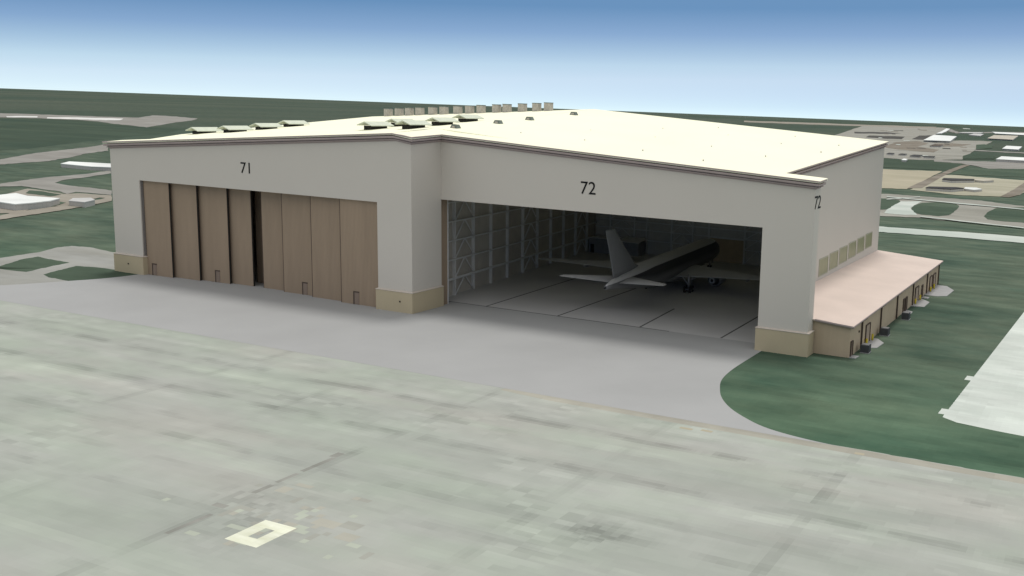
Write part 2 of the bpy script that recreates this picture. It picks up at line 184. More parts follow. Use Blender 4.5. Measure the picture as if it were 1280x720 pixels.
('access_road','road_pale',2,[(24.4,190.9),(26.6,190.3),(28.2,190.3),(30.1,189.5),(31.8,189.1),(33.6,189.2),(35.4,187.9),(37.1,188.4),(38.9,187.7),(41.7,188.6),(44.6,189.0),(47.3,189.5),(50.3,189.2),(53.2,189.9),(55.9,190.3),(58.8,190.8),(61.5,191.8),(64.5,191.6),(67.6,191.9),(70.7,192.4),(73.8,192.4),(76.7,192.3),(80.0,192.3),(82.9,192.7),(85.9,193.0),(86.2,189.7),(86.3,186.0),(86.8,182.3),(86.9,178.7),(87.3,175.8),(84.3,175.5),(81.4,175.7),(78.6,176.1),(75.8,175.8),(72.8,175.6),(69.9,175.6),(66.9,176.0),(63.7,175.9),(61.2,175.3),(58.4,175.4),(55.8,174.5),(53.0,174.8),(50.5,173.7),(47.7,174.2),(44.9,173.7),(42.2,172.7),(40.7,173.4),(39.1,172.6),(37.5,172.5),(35.7,172.9),(34.1,173.2),(32.8,172.7),(31.0,172.8),(29.5,172.9),(28.4,176.7),(27.5,180.3),(26.5,183.2),(25.7,187.2)]),
('paved_lot','pavement',2,[(-5.2,311.7),(-3.0,313.5),(-1.0,316.4),(0.8,319.7),(3.1,320.1),(5.1,324.0),(7.3,325.7),(9.0,326.3),(10.8,325.7),(12.8,326.6),(15.0,325.1),(16.6,326.5),(18.4,326.0),(20.4,325.7),(22.3,326.3),(24.1,326.0),(26.0,325.9),(27.9,325.9),(30.2,324.7),(31.9,325.0),(33.6,325.8),(35.6,325.1),(37.4,326.2),(39.4,326.3),(41.3,325.0),(43.4,325.2),(44.7,325.9),(46.6,326.0),(48.6,325.3),(50.6,325.4),(52.2,323.1),(53.9,322.1),(55.5,321.7),(57.0,319.3),(58.8,318.2),(60.1,317.7),(61.9,316.2),(63.6,315.3),(64.9,314.1),(66.5,312.4),(68.1,312.2),(69.6,312.3),(71.2,309.8),(73.0,309.7),(74.1,309.1),(75.3,295.8),(76.4,281.8),(77.7,270.4),(78.6,259.0),(79.4,248.6),(80.3,238.1),(81.0,228.2),(81.7,218.9),(80.6,219.4),(79.4,220.0),(78.3,219.9),(77.2,219.9),(75.9,220.8),(74.7,220.8),(73.2,221.4),(72.0,221.8),(70.5,221.6),(69.0,222.7),(67.5,223.0),(66.0,223.7),(64.6,223.5),(62.8,223.6),(61.3,224.5),(59.6,224.3),(58.2,224.7),(57.2,223.7),(55.8,224.5),(54.4,224.0),(52.9,224.1),(51.6,224.6),(50.3,223.7),(48.9,223.9),(47.5,224.9),(46.1,225.8),(44.5,226.3),(43.0,226.8),(41.7,227.3),(40.0,227.1),(38.3,226.0),(37.0,224.6),(35.1,225.0),(33.7,224.5),(32.1,223.6),(30.5,222.3),(28.8,221.8),(27.4,220.2),(25.8,219.9),(24.0,219.6),(22.9,218.3),(20.9,218.3),(19.6,217.3),(16.9,226.5),(14.4,236.5),(11.6,247.3),(8.8,258.1),(5.6,271.0),(2.1,283.5),(-1.3,296.9)]),
('grass_verge','grass_green',3,[(1.3,286.3),(3.7,287.9),(5.3,291.1),(7.6,292.0),(9.1,295.5),(11.3,297.1),(13.1,299.0),(14.8,298.8),(16.7,296.7),(18.2,295.9),(19.8,295.0),(21.6,288.8),(23.7,283.7),(24.1,277.6),(24.6,272.6),(25.1,267.4),(25.3,262.6),(25.2,258.5),(24.8,255.7),(24.7,252.0),(24.7,248.4),(23.2,246.1),(21.7,244.0),(20.5,241.8),(19.1,239.6),(17.5,238.9),(16.6,236.0),(15.0,234.7),(13.6,240.3),(11.8,246.0),(10.5,252.2),(8.6,258.3),(6.8,266.3),(5.3,272.1),(3.4,279.1)]),
('grass_verge','grass_green',3,[(32.9,255.0),(31.8,261.7),(31.1,266.9),(30.1,273.4),(30.5,277.0),(30.3,281.4),(30.4,286.3),(30.5,290.4),(32.0,292.8),(33.0,295.0),(34.6,297.6),(35.8,299.7),(37.4,300.6),(39.0,300.9),(40.7,299.5),(42.5,300.6),(43.8,296.4),(44.8,292.8),(46.2,289.3),(46.9,283.9),(47.5,278.2),(48.0,272.4),(48.3,267.1),(48.4,262.8),(49.0,257.8),(49.0,253.1),(49.3,249.0),(49.2,244.6),(48.5,242.1),(47.6,240.0),(46.7,237.2),(45.2,237.5),(43.4,238.4),(41.8,238.1),(40.2,238.3),(38.8,240.2),(37.6,241.9),(36.2,243.5),(35.3,246.6),(34.1,250.6)]),
('grass_verge','grass_green',3,[(61.3,250.7),(61.0,256.2),(60.9,260.4),(60.4,266.5),(60.4,272.2),(60.5,275.8),(60.8,281.7),(60.8,287.0),(61.1,290.8),(62.8,293.0),(64.5,295.4),(66.1,297.9),(67.6,299.5),(69.3,302.3),(71.0,304.5),(72.6,306.6),(74.4,309.2),(75.3,299.5),(76.0,288.3),(76.9,279.5),(77.4,269.9),(78.4,261.2),(78.9,253.8),(79.5,244.7),(80.2,237.9),(78.8,238.2),(77.3,237.2),(75.9,237.8),(74.4,237.6),(73.1,237.2),(71.8,237.0),(70.2,236.6),(68.7,237.2),(67.5,237.9),(66.5,238.0),(64.9,239.5),(64.0,239.6),(63.3,242.7),(62.2,246.9)]),
('light_pavement','road_pale',3,[(25.1,246.4),(24.7,250.7),(24.5,256.2),(23.6,262.2),(23.3,267.5),(22.8,272.0),(22.6,278.0),(22.2,283.5),(21.5,289.9),(23.3,290.8),(25.4,292.9),(27.0,295.7),(29.2,297.6),(29.4,293.3),(29.5,288.4),(29.9,283.1),(30.0,279.7),(30.1,275.1),(30.7,270.8),(31.0,266.1),(31.3,262.0),(32.3,258.3),(33.4,254.0),(34.9,250.1),(35.8,245.8),(37.1,242.9),(38.3,238.5),(39.2,235.2),(37.2,234.7),(35.4,232.5),(33.5,232.1),(32.0,231.9),(30.6,232.7),(28.7,232.6),(27.3,233.0),(26.5,237.8),(26.0,241.2)]),
('tan_field','sand',2,[(-69.0,555.9),(-65.2,554.0),(-62.0,550.6),(-58.6,547.6),(-55.4,546.1),(-52.8,547.9),(-48.9,543.8),(-46.6,542.7),(-42.9,539.6),(-39.4,539.7),(-36.1,540.2),(-33.0,540.9),(-30.4,544.2),(-27.2,542.3),(-24.3,545.1),(-21.6,548.9),(-18.8,550.4),(-15.3,550.0),(-12.0,551.2),(-9.7,555.9),(-6.1,556.4),(-4.7,541.7),(-4.1,530.7),(-2.8,514.5),(-2.3,503.6),(-1.3,491.3),(-0.1,480.1),(0.9,465.9),(1.7,456.2),(2.9,441.6),(3.8,430.4),(4.6,417.8),(5.5,405.7),(6.2,396.7),(6.8,385.5),(8.3,373.4),(8.7,364.8),(6.3,364.5),(4.5,362.0),(1.9,362.9),(0.3,361.6),(-1.8,360.2),(-3.7,358.5),(-5.9,358.9),(-7.7,357.2),(-10.1,356.1),(-11.9,354.4),(-13.6,353.3),(-16.0,353.0),(-20.9,370.9),(-26.0,390.7),(-32.1,414.0),(-37.9,437.4),(-44.2,461.8),(-52.1,492.7),(-59.9,521.7)]),
('tan_field','sand2',2,[(8.2,518.9),(11.2,518.1),(13.4,516.8),(16.4,514.0),(18.3,515.7),(20.9,512.7),(23.4,511.2),(26.1,510.9),(30.2,509.6),(33.9,511.6),(38.3,508.3),(42.3,507.6),(46.4,507.4),(50.4,506.5),(54.0,506.3),(57.9,507.1),(59.3,491.9),(60.3,475.6),(61.8,462.3),(62.9,448.0),(62.5,439.4),(62.4,428.8),(62.5,419.1),(62.5,409.0),(62.6,400.5),(62.2,391.2),(62.2,383.2),(62.2,375.5),(60.8,371.0),(59.4,364.6),(58.2,359.3),(55.8,357.0),(53.0,355.8),(50.2,354.9),(47.4,352.5),(44.6,353.3),(41.9,351.3),(39.5,348.7),(36.3,348.2),(33.3,349.3),(30.4,350.7),(27.0,353.6),(23.6,355.8),(20.5,356.9),(17.7,358.3),(14.2,360.2),(10.8,362.5),(10.3,371.4),(9.7,380.2),(9.2,388.7),(8.6,400.0),(8.2,409.0),(7.1,419.0),(6.8,429.4),(5.8,442.3),(5.4,450.1),(5.0,458.7),(5.2,466.5),(4.4,476.3),(4.0,485.0),(3.7,494.6),(3.6,502.5),(3.6,513.5)]),
('dirt_track','road_brown',3,[(-4.8,566.7),(-5.7,581.6),(-6.0,593.9),(-6.8,607.6),(-7.2,622.0),(-7.8,634.2),(-8.8,654.6),(-9.3,667.8),(-7.6,681.4),(-4.7,689.5),(-3.5,663.5),(-3.2,645.4),(-2.0,621.2),(-1.4,601.6),(-0.2,583.9),(0.3,564.7),(1.9,545.3),(2.6,528.7),(3.5,511.6),(4.8,494.8),(6.0,478.7),(7.1,465.2),(8.3,449.8),(9.4,437.8),(10.3,423.9),(11.4,411.7),(12.0,401.9),(12.5,393.5),(13.0,387.3),(13.7,378.3),(11.7,375.7),(9.7,372.4),(8.2,367.8),(7.2,377.3),(6.5,386.9),(5.8,396.9),(5.0,408.0),(4.2,421.3),(3.5,432.7),(3.0,442.0),(2.0,456.1),(1.0,469.8),(0.5,479.5),(-0.5,495.5),(-1.6,507.7),(-1.9,520.3),(-2.6,535.8),(-3.7,549.5)]),
('dirt_track','road_brown',3,[(55.3,356.1),(55.2,362.5),(55.3,368.8),(55.5,377.9),(55.3,386.3),(55.7,392.5),(55.3,401.3),(55.6,410.5),(55.8,417.6),(55.4,425.7),(55.2,437.3),(55.1,444.8),(55.0,457.8),(55.0,467.3),(54.7,479.1),(54.3,490.0),(54.1,501.6),(54.7,513.4),(56.1,525.7),(56.9,534.2),(58.6,515.4),(60.0,495.5),(60.7,478.2),(60.7,460.7),(60.9,443.8),(61.2,430.0),(61.5,415.8),(61.7,402.3),(62.1,388.4),(61.9,375.8),(61.2,370.7),(60.8,364.7),(59.9,359.3),(59.3,355.3),(57.2,355.2)]),
('grass_strip','grass_dark',2,[(-105.7,698.3),(-103.2,701.1),(-99.1,701.1),(-96.2,706.4),(-92.6,707.9),(-89.1,707.9),(-84.8,708.0),(-81.5,709.4),(-77.0,706.0),(-73.3,707.3),(-68.7,707.5),(-65.1,709.4),(-61.2,708.0),(-55.5,702.9),(-52.6,707.4),(-48.3,705.5),(-43.5,703.2),(-39.0,704.0),(-35.4,706.6),(-30.1,702.4),(-25.6,703.1),(-21.2,702.7),(-16.9,701.5),(-13.1,704.6),(-11.3,684.5),(-9.8,667.9),(-8.3,652.7),(-7.2,636.6),(-6.2,622.9),(-5.7,608.5),(-5.8,600.9),(-5.4,585.8),(-5.3,573.2),(-10.4,570.6),(-15.4,568.9),(-20.9,567.0),(-26.0,565.7),(-31.9,567.7),(-37.3,565.4),(-42.8,565.3),(-47.7,561.6),(-51.2,562.1),(-53.9,561.1),(-57.4,561.4),(-59.7,556.9),(-62.9,558.5),(-65.2,554.7),(-68.8,555.4),(-73.0,573.2),(-78.8,593.8),(-83.0,609.5),(-87.9,628.5),(-94.4,652.9),(-99.7,674.6)]),
('grass_strip','grass_green',2,[(6.1,522.8),(5.3,536.1),(5.1,546.1),(5.4,555.1),(5.1,567.2),(4.2,581.5),(3.7,593.0),(3.7,603.9),(2.8,620.4),(5.7,625.7),(7.7,634.5),(10.3,642.8),(12.7,651.9),(16.6,657.5),(20.9,658.6),(25.0,660.8),(28.7,664.6),(33.1,667.8),(37.1,673.4),(41.1,678.4),(44.9,681.7),(47.0,661.2),(49.2,635.2),(50.5,617.1),(52.5,595.1),(53.2,579.3),(54.9,557.9),(56.6,543.3),(53.8,545.2),(50.8,542.5),(48.1,542.2),(45.1,543.8),(42.6,543.0),(39.9,540.3),(37.4,541.2),(33.7,537.6),(29.2,536.6),(25.7,535.4),(21.7,531.8),(17.9,528.5),(13.9,529.0),(10.1,527.6)]),
('industrial_yard','pavement',2,[(-686.1,3026.1),(-755.1,3345.4),(-741.3,3362.2),(-722.1,3351.8),(-721.9,3431.5),(-704.6,3441.0),(-700.0,3492.2),(-676.4,3471.2),(-659.0,3495.4),(-656.0,3602.9),(-623.0,3560.1),(-617.1,3649.4),(-614.1,3761.7),(-579.2,3697.4),(-584.4,3852.8),(-558.5,3855.6),(-502.7,3597.6),(-468.3,3443.3),(-416.3,3106.4),(-361.3,2736.2),(-325.4,2506.4),(-316.0,2398.0),(-292.6,2218.7),(-285.1,2133.0),(-272.1,2026.0),(-257.3,1911.7),(-236.3,1776.5),(-224.7,1692.9),(-210.5,1605.5),(-201.3,1589.1),(-193.3,1576.2),(-184.0,1565.0),(-176.3,1547.3),(-165.6,1523.7),(-161.6,1552.8),(-154.5,1553.3),(-150.9,1591.5),(-144.5,1599.5),(-138.5,1617.1),(-131.8,1620.5),(-126.2,1639.8),(-118.3,1642.1),(-110.1,1625.4),(-103.1,1633.3),(-94.8,1541.3),(-88.8,1464.4),(-83.2,1397.8),(-78.0,1330.7),(-71.7,1269.1),(-68.0,1214.3),(-64.9,1170.0),(-59.5,1119.9),(-55.0,1068.2),(-49.8,1011.0),(-45.0,964.5),(-40.5,924.7),(-36.3,876.4),(-33.6,845.5),(-29.1,809.0),(-25.7,774.9),(-29.5,770.5),(-32.0,762.6),(-35.2,755.6),(-37.6,748.4),(-40.2,737.6),(-43.2,733.3),(-46.4,729.9),(-49.7,723.7),(-52.8,718.6),(-56.9,719.0),(-60.5,717.2),(-63.7,709.5),(-67.4,710.3),(-72.0,717.3),(-75.6,716.9),(-80.5,720.5),(-84.0,720.2),(-89.5,737.2),(-95.3,752.3),(-101.3,768.5),(-106.7,781.4),(-112.4,798.5),(-119.3,818.8),(-127.1,839.6),(-133.9,861.0),(-150.1,908.2),(-171.4,973.2),(-190.2,1027.2),(-216.6,1109.5),(-240.7,1177.9),(-272.3,1272.2),(-308.4,1383.1),(-350.6,1508.5),(-375.8,1622.2),(-398.4,1727.1),(-432.5,1881.2),(-471.2,2053.4),(-502.1,2196.2),(-560.4,2449.2),(-611.5,2690.6)]),
('grass_strip','grass_dark',1,[(-2202.6,5047.2),(-2149.7,5085.5),(-1996.4,4888.3),(-1879.3,4750.1),(-1833.1,4799.7),(-1722.5,4671.7),(-1679.8,4718.0),(-1589.2,4632.8),(-1486.5,4503.0),(-1424.2,4493.3),(-1361.2,4469.7),(-1294.8,4431.3),(-1284.2,4586.9),(-1179.9,4410.4),(-1149.2,4489.0),(-1106.9,4533.8),(-1044.0,4495.6),(-1009.6,4564.4),(-945.8,4500.0),(-917.1,4577.4),(-842.2,4440.8),(-805.0,4487.6),(-765.7,4544.1),(-723.4,4550.1),(-682.1,4586.4),(-664.6,4803.9),(-620.3,4901.2),(-560.1,4861.1),(-518.9,4991.3),(-488.1,5209.5),(-443.2,5345.7),(-404.6,5560.2),(-345.6,5547.9),(-271.6,4633.3),(-222.5,4009.3),(-257.8,3975.6),(-290.2,3869.0),(-329.7,3886.7),(-371.2,3888.0),(-401.2,3820.4),(-449.3,3863.4),(-468.1,3730.5),(-510.9,3740.1),(-532.7,3793.4),(-576.2,3961.1),(-582.8,3846.8),(-603.0,3833.1),(-614.0,3748.7),(-645.1,3787.6),(-657.1,3723.3),(-658.8,3615.5),(-677.2,3595.3),(-704.1,3595.7),(-729.2,3540.7),(-775.8,3576.5),(-796.9,3515.2),(-841.7,3530.3),(-885.7,3548.5),(-919.7,3530.0),(-961.6,3537.8),(-986.7,3498.8),(-1043.2,3474.4),(-1138.1,3574.9),(-1201.5,3568.5),(-1277.8,3592.5),(-1412.1,3760.1),(-1468.2,3724.4),(-1606.1,3882.3),(-1679.6,3881.5)]),
('dark_yard','asphalt',3,[(-323.4,1645.9),(-316.8,1656.4),(-307.4,1658.1),(-298.1,1654.3),(-293.2,1674.1),(-286.0,1687.8),(-275.0,1687.4),(-265.8,1686.3),(-244.4,1568.4),(-226.1,1467.4),(-232.0,1462.5),(-239.7,1461.1),(-244.2,1443.8),(-251.9,1448.8),(-263.3,1463.9),(-271.5,1468.7),(-278.1,1468.3),(-288.0,1479.1),(-304.1,1555.0)]),
('dark_yard','asphalt',3,[(-216.6,1503.1),(-230.9,1590.3),(-240.7,1658.5),(-255.9,1752.7),(-275.3,1874.1),(-269.3,1909.6),(-271.4,1990.8),(-254.2,1877.4),(-234.5,1752.0),(-220.0,1655.5),(-206.3,1567.6),(-195.5,1496.6),(-201.1,1491.0),(-208.2,1497.5)]),
('dark_yard','asphalt',3,[(-435.2,1971.5),(-429.9,1985.7),(-418.7,1988.9),(-420.7,2039.9),(-417.3,2064.9),(-405.8,2065.8),(-396.4,2063.7),(-395.6,2105.7),(-379.9,2082.4),(-363.0,2041.0),(-351.6,2029.3),(-338.3,2000.2),(-342.6,1962.0),(-342.2,1907.4),(-352.0,1902.1),(-351.3,1844.7),(-363.3,1848.9),(-369.9,1841.1),(-372.1,1804.4),(-375.9,1783.8),(-385.5,1781.9)]),
('dirt_yard','road_brown',3,[(-155.5,1034.5),(-161.5,1069.4),(-165.8,1101.1),(-172.3,1140.3),(-177.9,1179.5),(-186.4,1230.4),(-192.2,1270.2),(-189.4,1289.8),(-190.9,1326.0),(-189.3,1348.6),(-186.8,1365.2),(-185.9,1395.9),(-176.1,1366.5),(-166.5,1335.1),(-153.9,1294.7),(-147.3,1276.0),(-141.4,1222.9),(-137.4,1181.9),(-134.1,1145.2),(-129.0,1101.2),(-123.3,1092.9),(-116.5,1079.4),(-111.9,1069.0),(-105.6,1055.7),(-99.0,1041.5),(-92.7,1026.7),(-88.6,1020.6),(-85.0,991.2),(-81.2,954.1),(-76.3,919.1),(-82.4,928.1),(-87.3,932.7),(-91.1,930.5),(-96.8,934.5),(-102.6,941.9),(-107.3,945.6),(-113.2,954.6),(-118.0,954.8),(-123.2,959.0),(-132.1,974.9),(-138.6,982.9),(-146.2,1004.1)]),
('dirt_yard','road_brown',3,[(-142.5,1288.4),(-137.8,1313.1),(-132.9,1335.0),(-128.0,1356.8),(-120.7,1353.9),(-111.9,1347.8),(-105.3,1349.5),(-99.6,1357.7),(-97.5,1308.8),(-95.3,1259.1),(-92.8,1213.2),(-96.5,1200.2),(-100.6,1182.3),(-105.4,1173.2),(-109.4,1159.2),(-118.2,1196.4),(-126.4,1227.7),(-135.3,1262.4)]),
('access_road','road_light',3,[(-44.1,736.7),(-39.7,741.8),(-35.0,741.1),(-31.2,741.8),(-26.4,743.3),(-22.8,745.5),(-19.0,751.1),(-14.6,755.1),(-10.0,754.3),(-4.5,762.1),(1.8,763.2),(7.2,768.3),(12.6,773.7),(18.7,779.6),(25.0,779.6),(30.7,784.1),(36.9,791.2),(38.8,765.7),(41.0,736.4),(43.0,715.0),(45.2,690.0),(47.0,668.4),(43.1,662.4),(39.1,659.0),(35.0,651.6),(31.1,649.7),(27.6,642.8),(23.3,641.6),(19.4,633.9),(15.6,629.9),(13.0,636.4),(9.1,642.9),(5.5,653.2),(1.3,663.4),(-2.4,671.4),(-5.9,678.1),(-9.6,682.9),(-14.2,694.0),(-17.0,693.6),(-20.4,693.2),(-24.2,699.2),(-27.3,699.3),(-31.0,699.9),(-34.1,700.3),(-37.0,700.3)]),
('access_road','road_light',3,[(-58.5,1089.8),(-49.5,1090.0),(-39.7,1078.5),(-30.4,1081.2),(-21.6,1080.4),(-12.1,1079.6),(-4.2,1083.9),(5.5,1075.1),(13.8,1073.7),(17.5,1036.3),(8.8,1032.0),(-0.3,1047.0),(-9.0,1047.5),(-16.6,1038.6),(-26.2,1048.1),(-36.0,1049.1),(-44.3,1046.3),(-53.2,1050.5)]),
('access_road','road_light',2,[(-471.6,3456.6),(-429.1,3248.8),(-378.1,2970.4),(-346.9,2818.9),(-317.0,2664.1),(-312.7,2722.2),(-312.6,2806.7),(-300.3,2829.8),(-294.7,2888.3),(-285.2,2924.4),(-282.8,3023.7),(-275.5,3125.5),(-262.2,3160.7),(-250.3,3224.2),(-239.4,3284.6),(-222.1,3316.9),(-210.3,3400.3),(-193.6,3419.7),(-179.4,3501.5),(-145.7,3051.4),(-157.4,3002.9),(-172.7,2975.6),(-189.8,2987.7),(-200.1,2923.3),(-210.8,2873.7),(-222.1,2840.9),(-237.8,2826.0),(-250.6,2805.3),(-253.3,2717.2),(-262.2,2688.7),(-269.4,2645.1),(-271.2,2570.3),(-275.0,2495.4),(-279.7,2448.3),(-285.0,2406.0),(-313.3,2542.1),(-336.3,2645.6),(-364.0,2771.0),(-399.2,2950.6),(-424.8,3134.9)]),
('access_road','road_tan',2,[(-1201.1,3308.9),(-1167.4,3295.3),(-1143.2,3301.7),(-1130.7,3344.4),(-1141.8,3449.3),(-1099.3,3416.9),(-1093.8,3474.3),(-1072.1,3495.0),(-1056.1,3534.9),(-1014.5,3538.7),(-1005.6,3643.6),(-962.4,3626.5),(-908.0,3570.9),(-881.1,3627.4),(-855.6,3684.4),(-815.9,3681.5),(-792.1,3753.8),(-787.5,3852.4),(-771.7,3912.2),(-741.0,3898.8),(-703.3,3860.6),(-684.8,3916.6),(-662.7,3949.2),(-653.5,4056.6),(-629.7,4085.2),(-535.0,3539.7),(-562.9,3546.2),(-571.7,3465.8),(-578.6,3377.6),(-593.1,3320.4),(-620.5,3340.6),(-645.0,3325.6),(-642.0,3210.1),(-665.1,3202.6),(-700.8,3210.8),(-717.3,3140.8),(-737.9,3088.5),(-766.4,3063.8),(-791.4,3033.8),(-827.3,3032.0),(-836.8,2950.5),(-871.5,2957.8),(-891.1,2941.3),(-896.8,2886.7),(-924.3,2899.4),(-956.8,2923.8),(-957.7,2854.1),(-984.9,2863.6),(-993.3,2826.8),(-1030.4,2858.6)]),
('far_pavement','pavement',2,[(-326.7,1425.9),(-350.9,1532.3),(-368.1,1619.4),(-398.7,1755.5),(-430.7,1903.7),(-468.2,2071.6),(-510.9,2270.4),(-556.5,2485.0),(-619.0,2767.1),(-641.5,2917.4),(-652.4,3021.2),(-658.8,3108.2),(-658.9,3166.8),(-673.0,3285.6),(-691.6,3451.4),(-563.0,2884.2),(-480.8,2528.0),(-411.9,2228.1),(-358.3,2002.2),(-320.8,1835.2),(-283.0,1670.1),(-248.8,1526.2),(-221.4,1401.7),(-224.5,1379.2),(-230.1,1358.8),(-231.1,1323.4),(-238.2,1319.4),(-239.4,1286.6),(-243.9,1268.2),(-246.8,1244.1),(-250.6,1224.1),(-263.3,1262.2),(-270.5,1274.2),(-284.1,1310.7),(-300.1,1356.9),(-308.6,1374.2)]),
('yard_patch','asphalt',4,[(-212.6,1193.7),(-205.7,1198.7),(-199.8,1179.9),(-208.6,1183.2)]),
('yard_patch','road_brown',4,[(-353.7,1893.2),(-343.2,1892.0),(-330.1,1841.4),(-340.3,1843.3)]),
('yard_patch','road_pale',4,[(-276.6,1520.1),(-271.2,1520.5),(-259.0,1476.5),(-265.4,1476.3)]),
('yard_patch','asphalt',4,[(-491.1,3936.5),(-466.8,3978.0),(-427.5,3721.2),(-452.3,3701.7)]),
('yard_patch','road_brown',4,[(-89.6,1178.6),(-81.9,1183.6),(-76.2,1156.8),(-83.8,1152.6)]),
('yard_patch','asphalt',4,[(-128.3,1029.5),(-123.2,1028.7),(-118.9,1035.6),(-114.3,1015.9),(-119.8,1019.7),(-123.8,1014.2)]),
('yard_patch','road_brown',4,[(-60.9,1009.6),(-55.3,1008.6),(-50.7,1015.6),(-47.7,1004.8),(-52.9,1003.1),(-57.9,1001.8)]),
('yard_patch','road_pale',4,[(-71.9,824.3),(-65.6,825.5),(-61.4,809.9),(-67.8,809.5)]),
('yard_patch','asphalt',4,[(-290.5,2651.5),(-281.2,2657.0),(-259.3,2519.5),(-269.7,2521.1)]),
('yard_patch','road_brown',4,[(-69.8,1064.7),(-64.9,1066.1),(-60.7,1047.9),(-65.6,1045.5)]),
('yard_patch','asphalt',4,[(-162.8,1374.8),(-154.7,1381.5),(-147.3,1349.3),(-156.1,1352.9)]),
('yard_patch','road_brown',4,[(-303.6,2527.8),(-286.8,2554.0),(-265.3,2421.5),(-285.3,2431.3)]),
('yard_patch','road_pale',4,[(-492.1,3885.8),(-465.5,3895.9),(-430.7,3675.6),(-455.3,3668.8)]),
('yard_patch','asphalt',4,[(-507.9,3037.7),(-499.6,3038.8),(-478.2,2946.6),(-485.1,2951.4)]),
('yard_patch','road_brown',4,[(-331.2,2609.1),(-324.4,2624.5),(-306.1,2524.7),(-316.6,2543.7)]),
('yard_patch','asphalt',4,[(-119.7,1043.8),(-115.4,1050.3),(-109.8,1047.8),(-105.6,1034.1),(-110.4,1032.0),(-115.3,1030.3)]),
('yard_patch','road_brown',4,[(-519.6,4045.4),(-504.1,4076.0),(-473.9,3917.6),(-495.0,3925.8)]),
('yard_patch','road_pale',4,[(-207.9,1392.0),(-198.7,1394.8),(-190.9,1365.7),(-200.5,1363.8)]),
('yard_patch','asphalt',4,[(-348.3,1945.0),(-342.1,1951.0),(-324.6,1879.9),(-331.6,1877.1)]),
('yard_patch','road_brown',4,[(-152.8,1177.9),(-145.8,1183.9),(-139.5,1159.4),(-147.8,1156.9)]),
('yard_patch','asphalt',4,[(-132.4,1314.1),(-126.3,1315.2),(-117.5,1275.0),(-124.5,1275.6)]),
('yard_patch','road_brown',4,[(-422.3,2273.7),(-404.2,2271.8),(-383.2,2184.7),(-402.2,2191.6)]),
('yard_patch','road_pale',4,[(-455.4,2379.9),(-440.2,2383.7),(-423.7,2314.7),(-438.4,2311.0)]),
('yard_patch','asphalt',4,[(-210.1,1235.5),(-200.2,1239.3),(-195.2,1222.4),(-204.8,1217.9)]),
('yard_patch','road_brown',4,[(-467.9,2851.1),(-451.3,2826.4),(-444.5,2867.0),(-410.5,2690.8),(-418.6,2670.8),(-435.3,2707.5)]),
('yard_patch','asphalt',4,[(-462.3,2478.7),(-451.7,2490.6),(-442.1,2510.0),(-417.2,2402.1),(-432.0,2418.7),(-441.1,2404.5)]),
('yard_patch','road_brown',4,[(-459.4,2318.0),(-448.6,2328.3),(-439.7,2337.5),(-416.5,2246.7),(-430.8,2260.5),(-438.2,2244.8)]),
('yard_patch','road_pale',4,[(-169.4,1158.7),(-163.6,1164.0),(-156.3,1131.4),(-161.4,1131.7)]),
('yard_patch','asphalt',4,[(-70.5,805.2),(-65.4,808.6),(-61.4,791.4),(-66.7,792.2)]),
('yard_patch','road_brown',4,[(-188.7,1234.6),(-180.3,1235.5),(-171.6,1204.8),(-179.0,1202.1)]),
('yard_patch','asphalt',4,[(-121.3,840.3),(-118.2,846.7),(-113.9,845.1),(-109.8,832.4),(-113.0,826.9),(-117.9,829.1)]),
('yard_patch','road_brown',4,[(-139.3,899.4),(-131.6,902.5),(-125.4,881.1),(-132.8,881.2)]),
('yard_patch','road_pale',4,[(-64.5,809.6),(-60.2,812.4),(-57.5,801.5),(-61.6,800.7)]),
('yard_patch','asphalt',4,[(-98.0,1097.0),(-89.6,1103.0),(-83.1,1070.1),(-92.1,1067.9)]),
('road_marking','road_pale',4,[(11.2,308.5),(19.6,305.7),(27.2,304.1),(35.1,301.7),(43.0,300.3),(50.2,299.3),(57.7,296.7),(64.9,294.6),(71.8,293.2),(72.3,289.3),(65.4,290.8),(58.2,293.8),(50.8,294.2),(43.4,295.6),(36.0,298.5),(28.2,300.3),(20.1,302.0),(12.2,303.9)]),
('road_marking','road_pale',4,[(41.1,229.9),(46.1,228.1),(51.1,227.4),(56.0,225.1),(60.8,223.7),(65.4,222.2),(69.9,220.5),(74.2,220.0),(78.6,218.3),(79.0,215.7),(74.5,217.4),(70.3,218.3),(65.7,219.4),(60.9,221.1),(56.4,222.4),(51.5,224.7),(46.6,225.6),(41.8,227.4)]),
('road_marking','road_pale',4,[(14.6,293.8),(15.5,297.6),(16.8,298.9),(18.0,302.3),(19.0,307.0),(20.5,308.9),(21.9,312.0),(22.9,316.6),(23.9,319.4),(24.8,315.9),(23.2,313.0),(22.1,309.8),(20.8,306.6),(20.0,303.0),(18.9,299.6),(17.6,296.2),(16.4,292.9),(15.0,290.4)]),
('grass_strip','grass_green',4,[(-89.6,1334.2),(-85.5,1390.1),(-76.0,1356.1),(-67.3,1346.0),(-57.9,1257.9),(-50.5,1194.8),(-52.8,1175.9),(-54.8,1147.3),(-56.5,1118.8),(-59.0,1102.5),(-65.0,1151.8),(-73.4,1215.1),(-80.5,1265.7)]),
('grass_strip','grass_dark',4,[(-38.1,864.5),(-39.3,891.5),(-40.8,921.5),(-42.2,950.7),(-38.2,948.3),(-33.3,937.5),(-28.5,930.2),(-25.5,931.5),(-20.5,919.9),(-17.2,916.8),(-13.2,910.2),(-7.9,866.6),(-3.8,826.1),(-8.1,818.7),(-11.8,811.9),(-15.4,807.8),(-18.7,798.0),(-23.3,792.8),(-25.9,783.4),(-31.4,816.5)]),
]
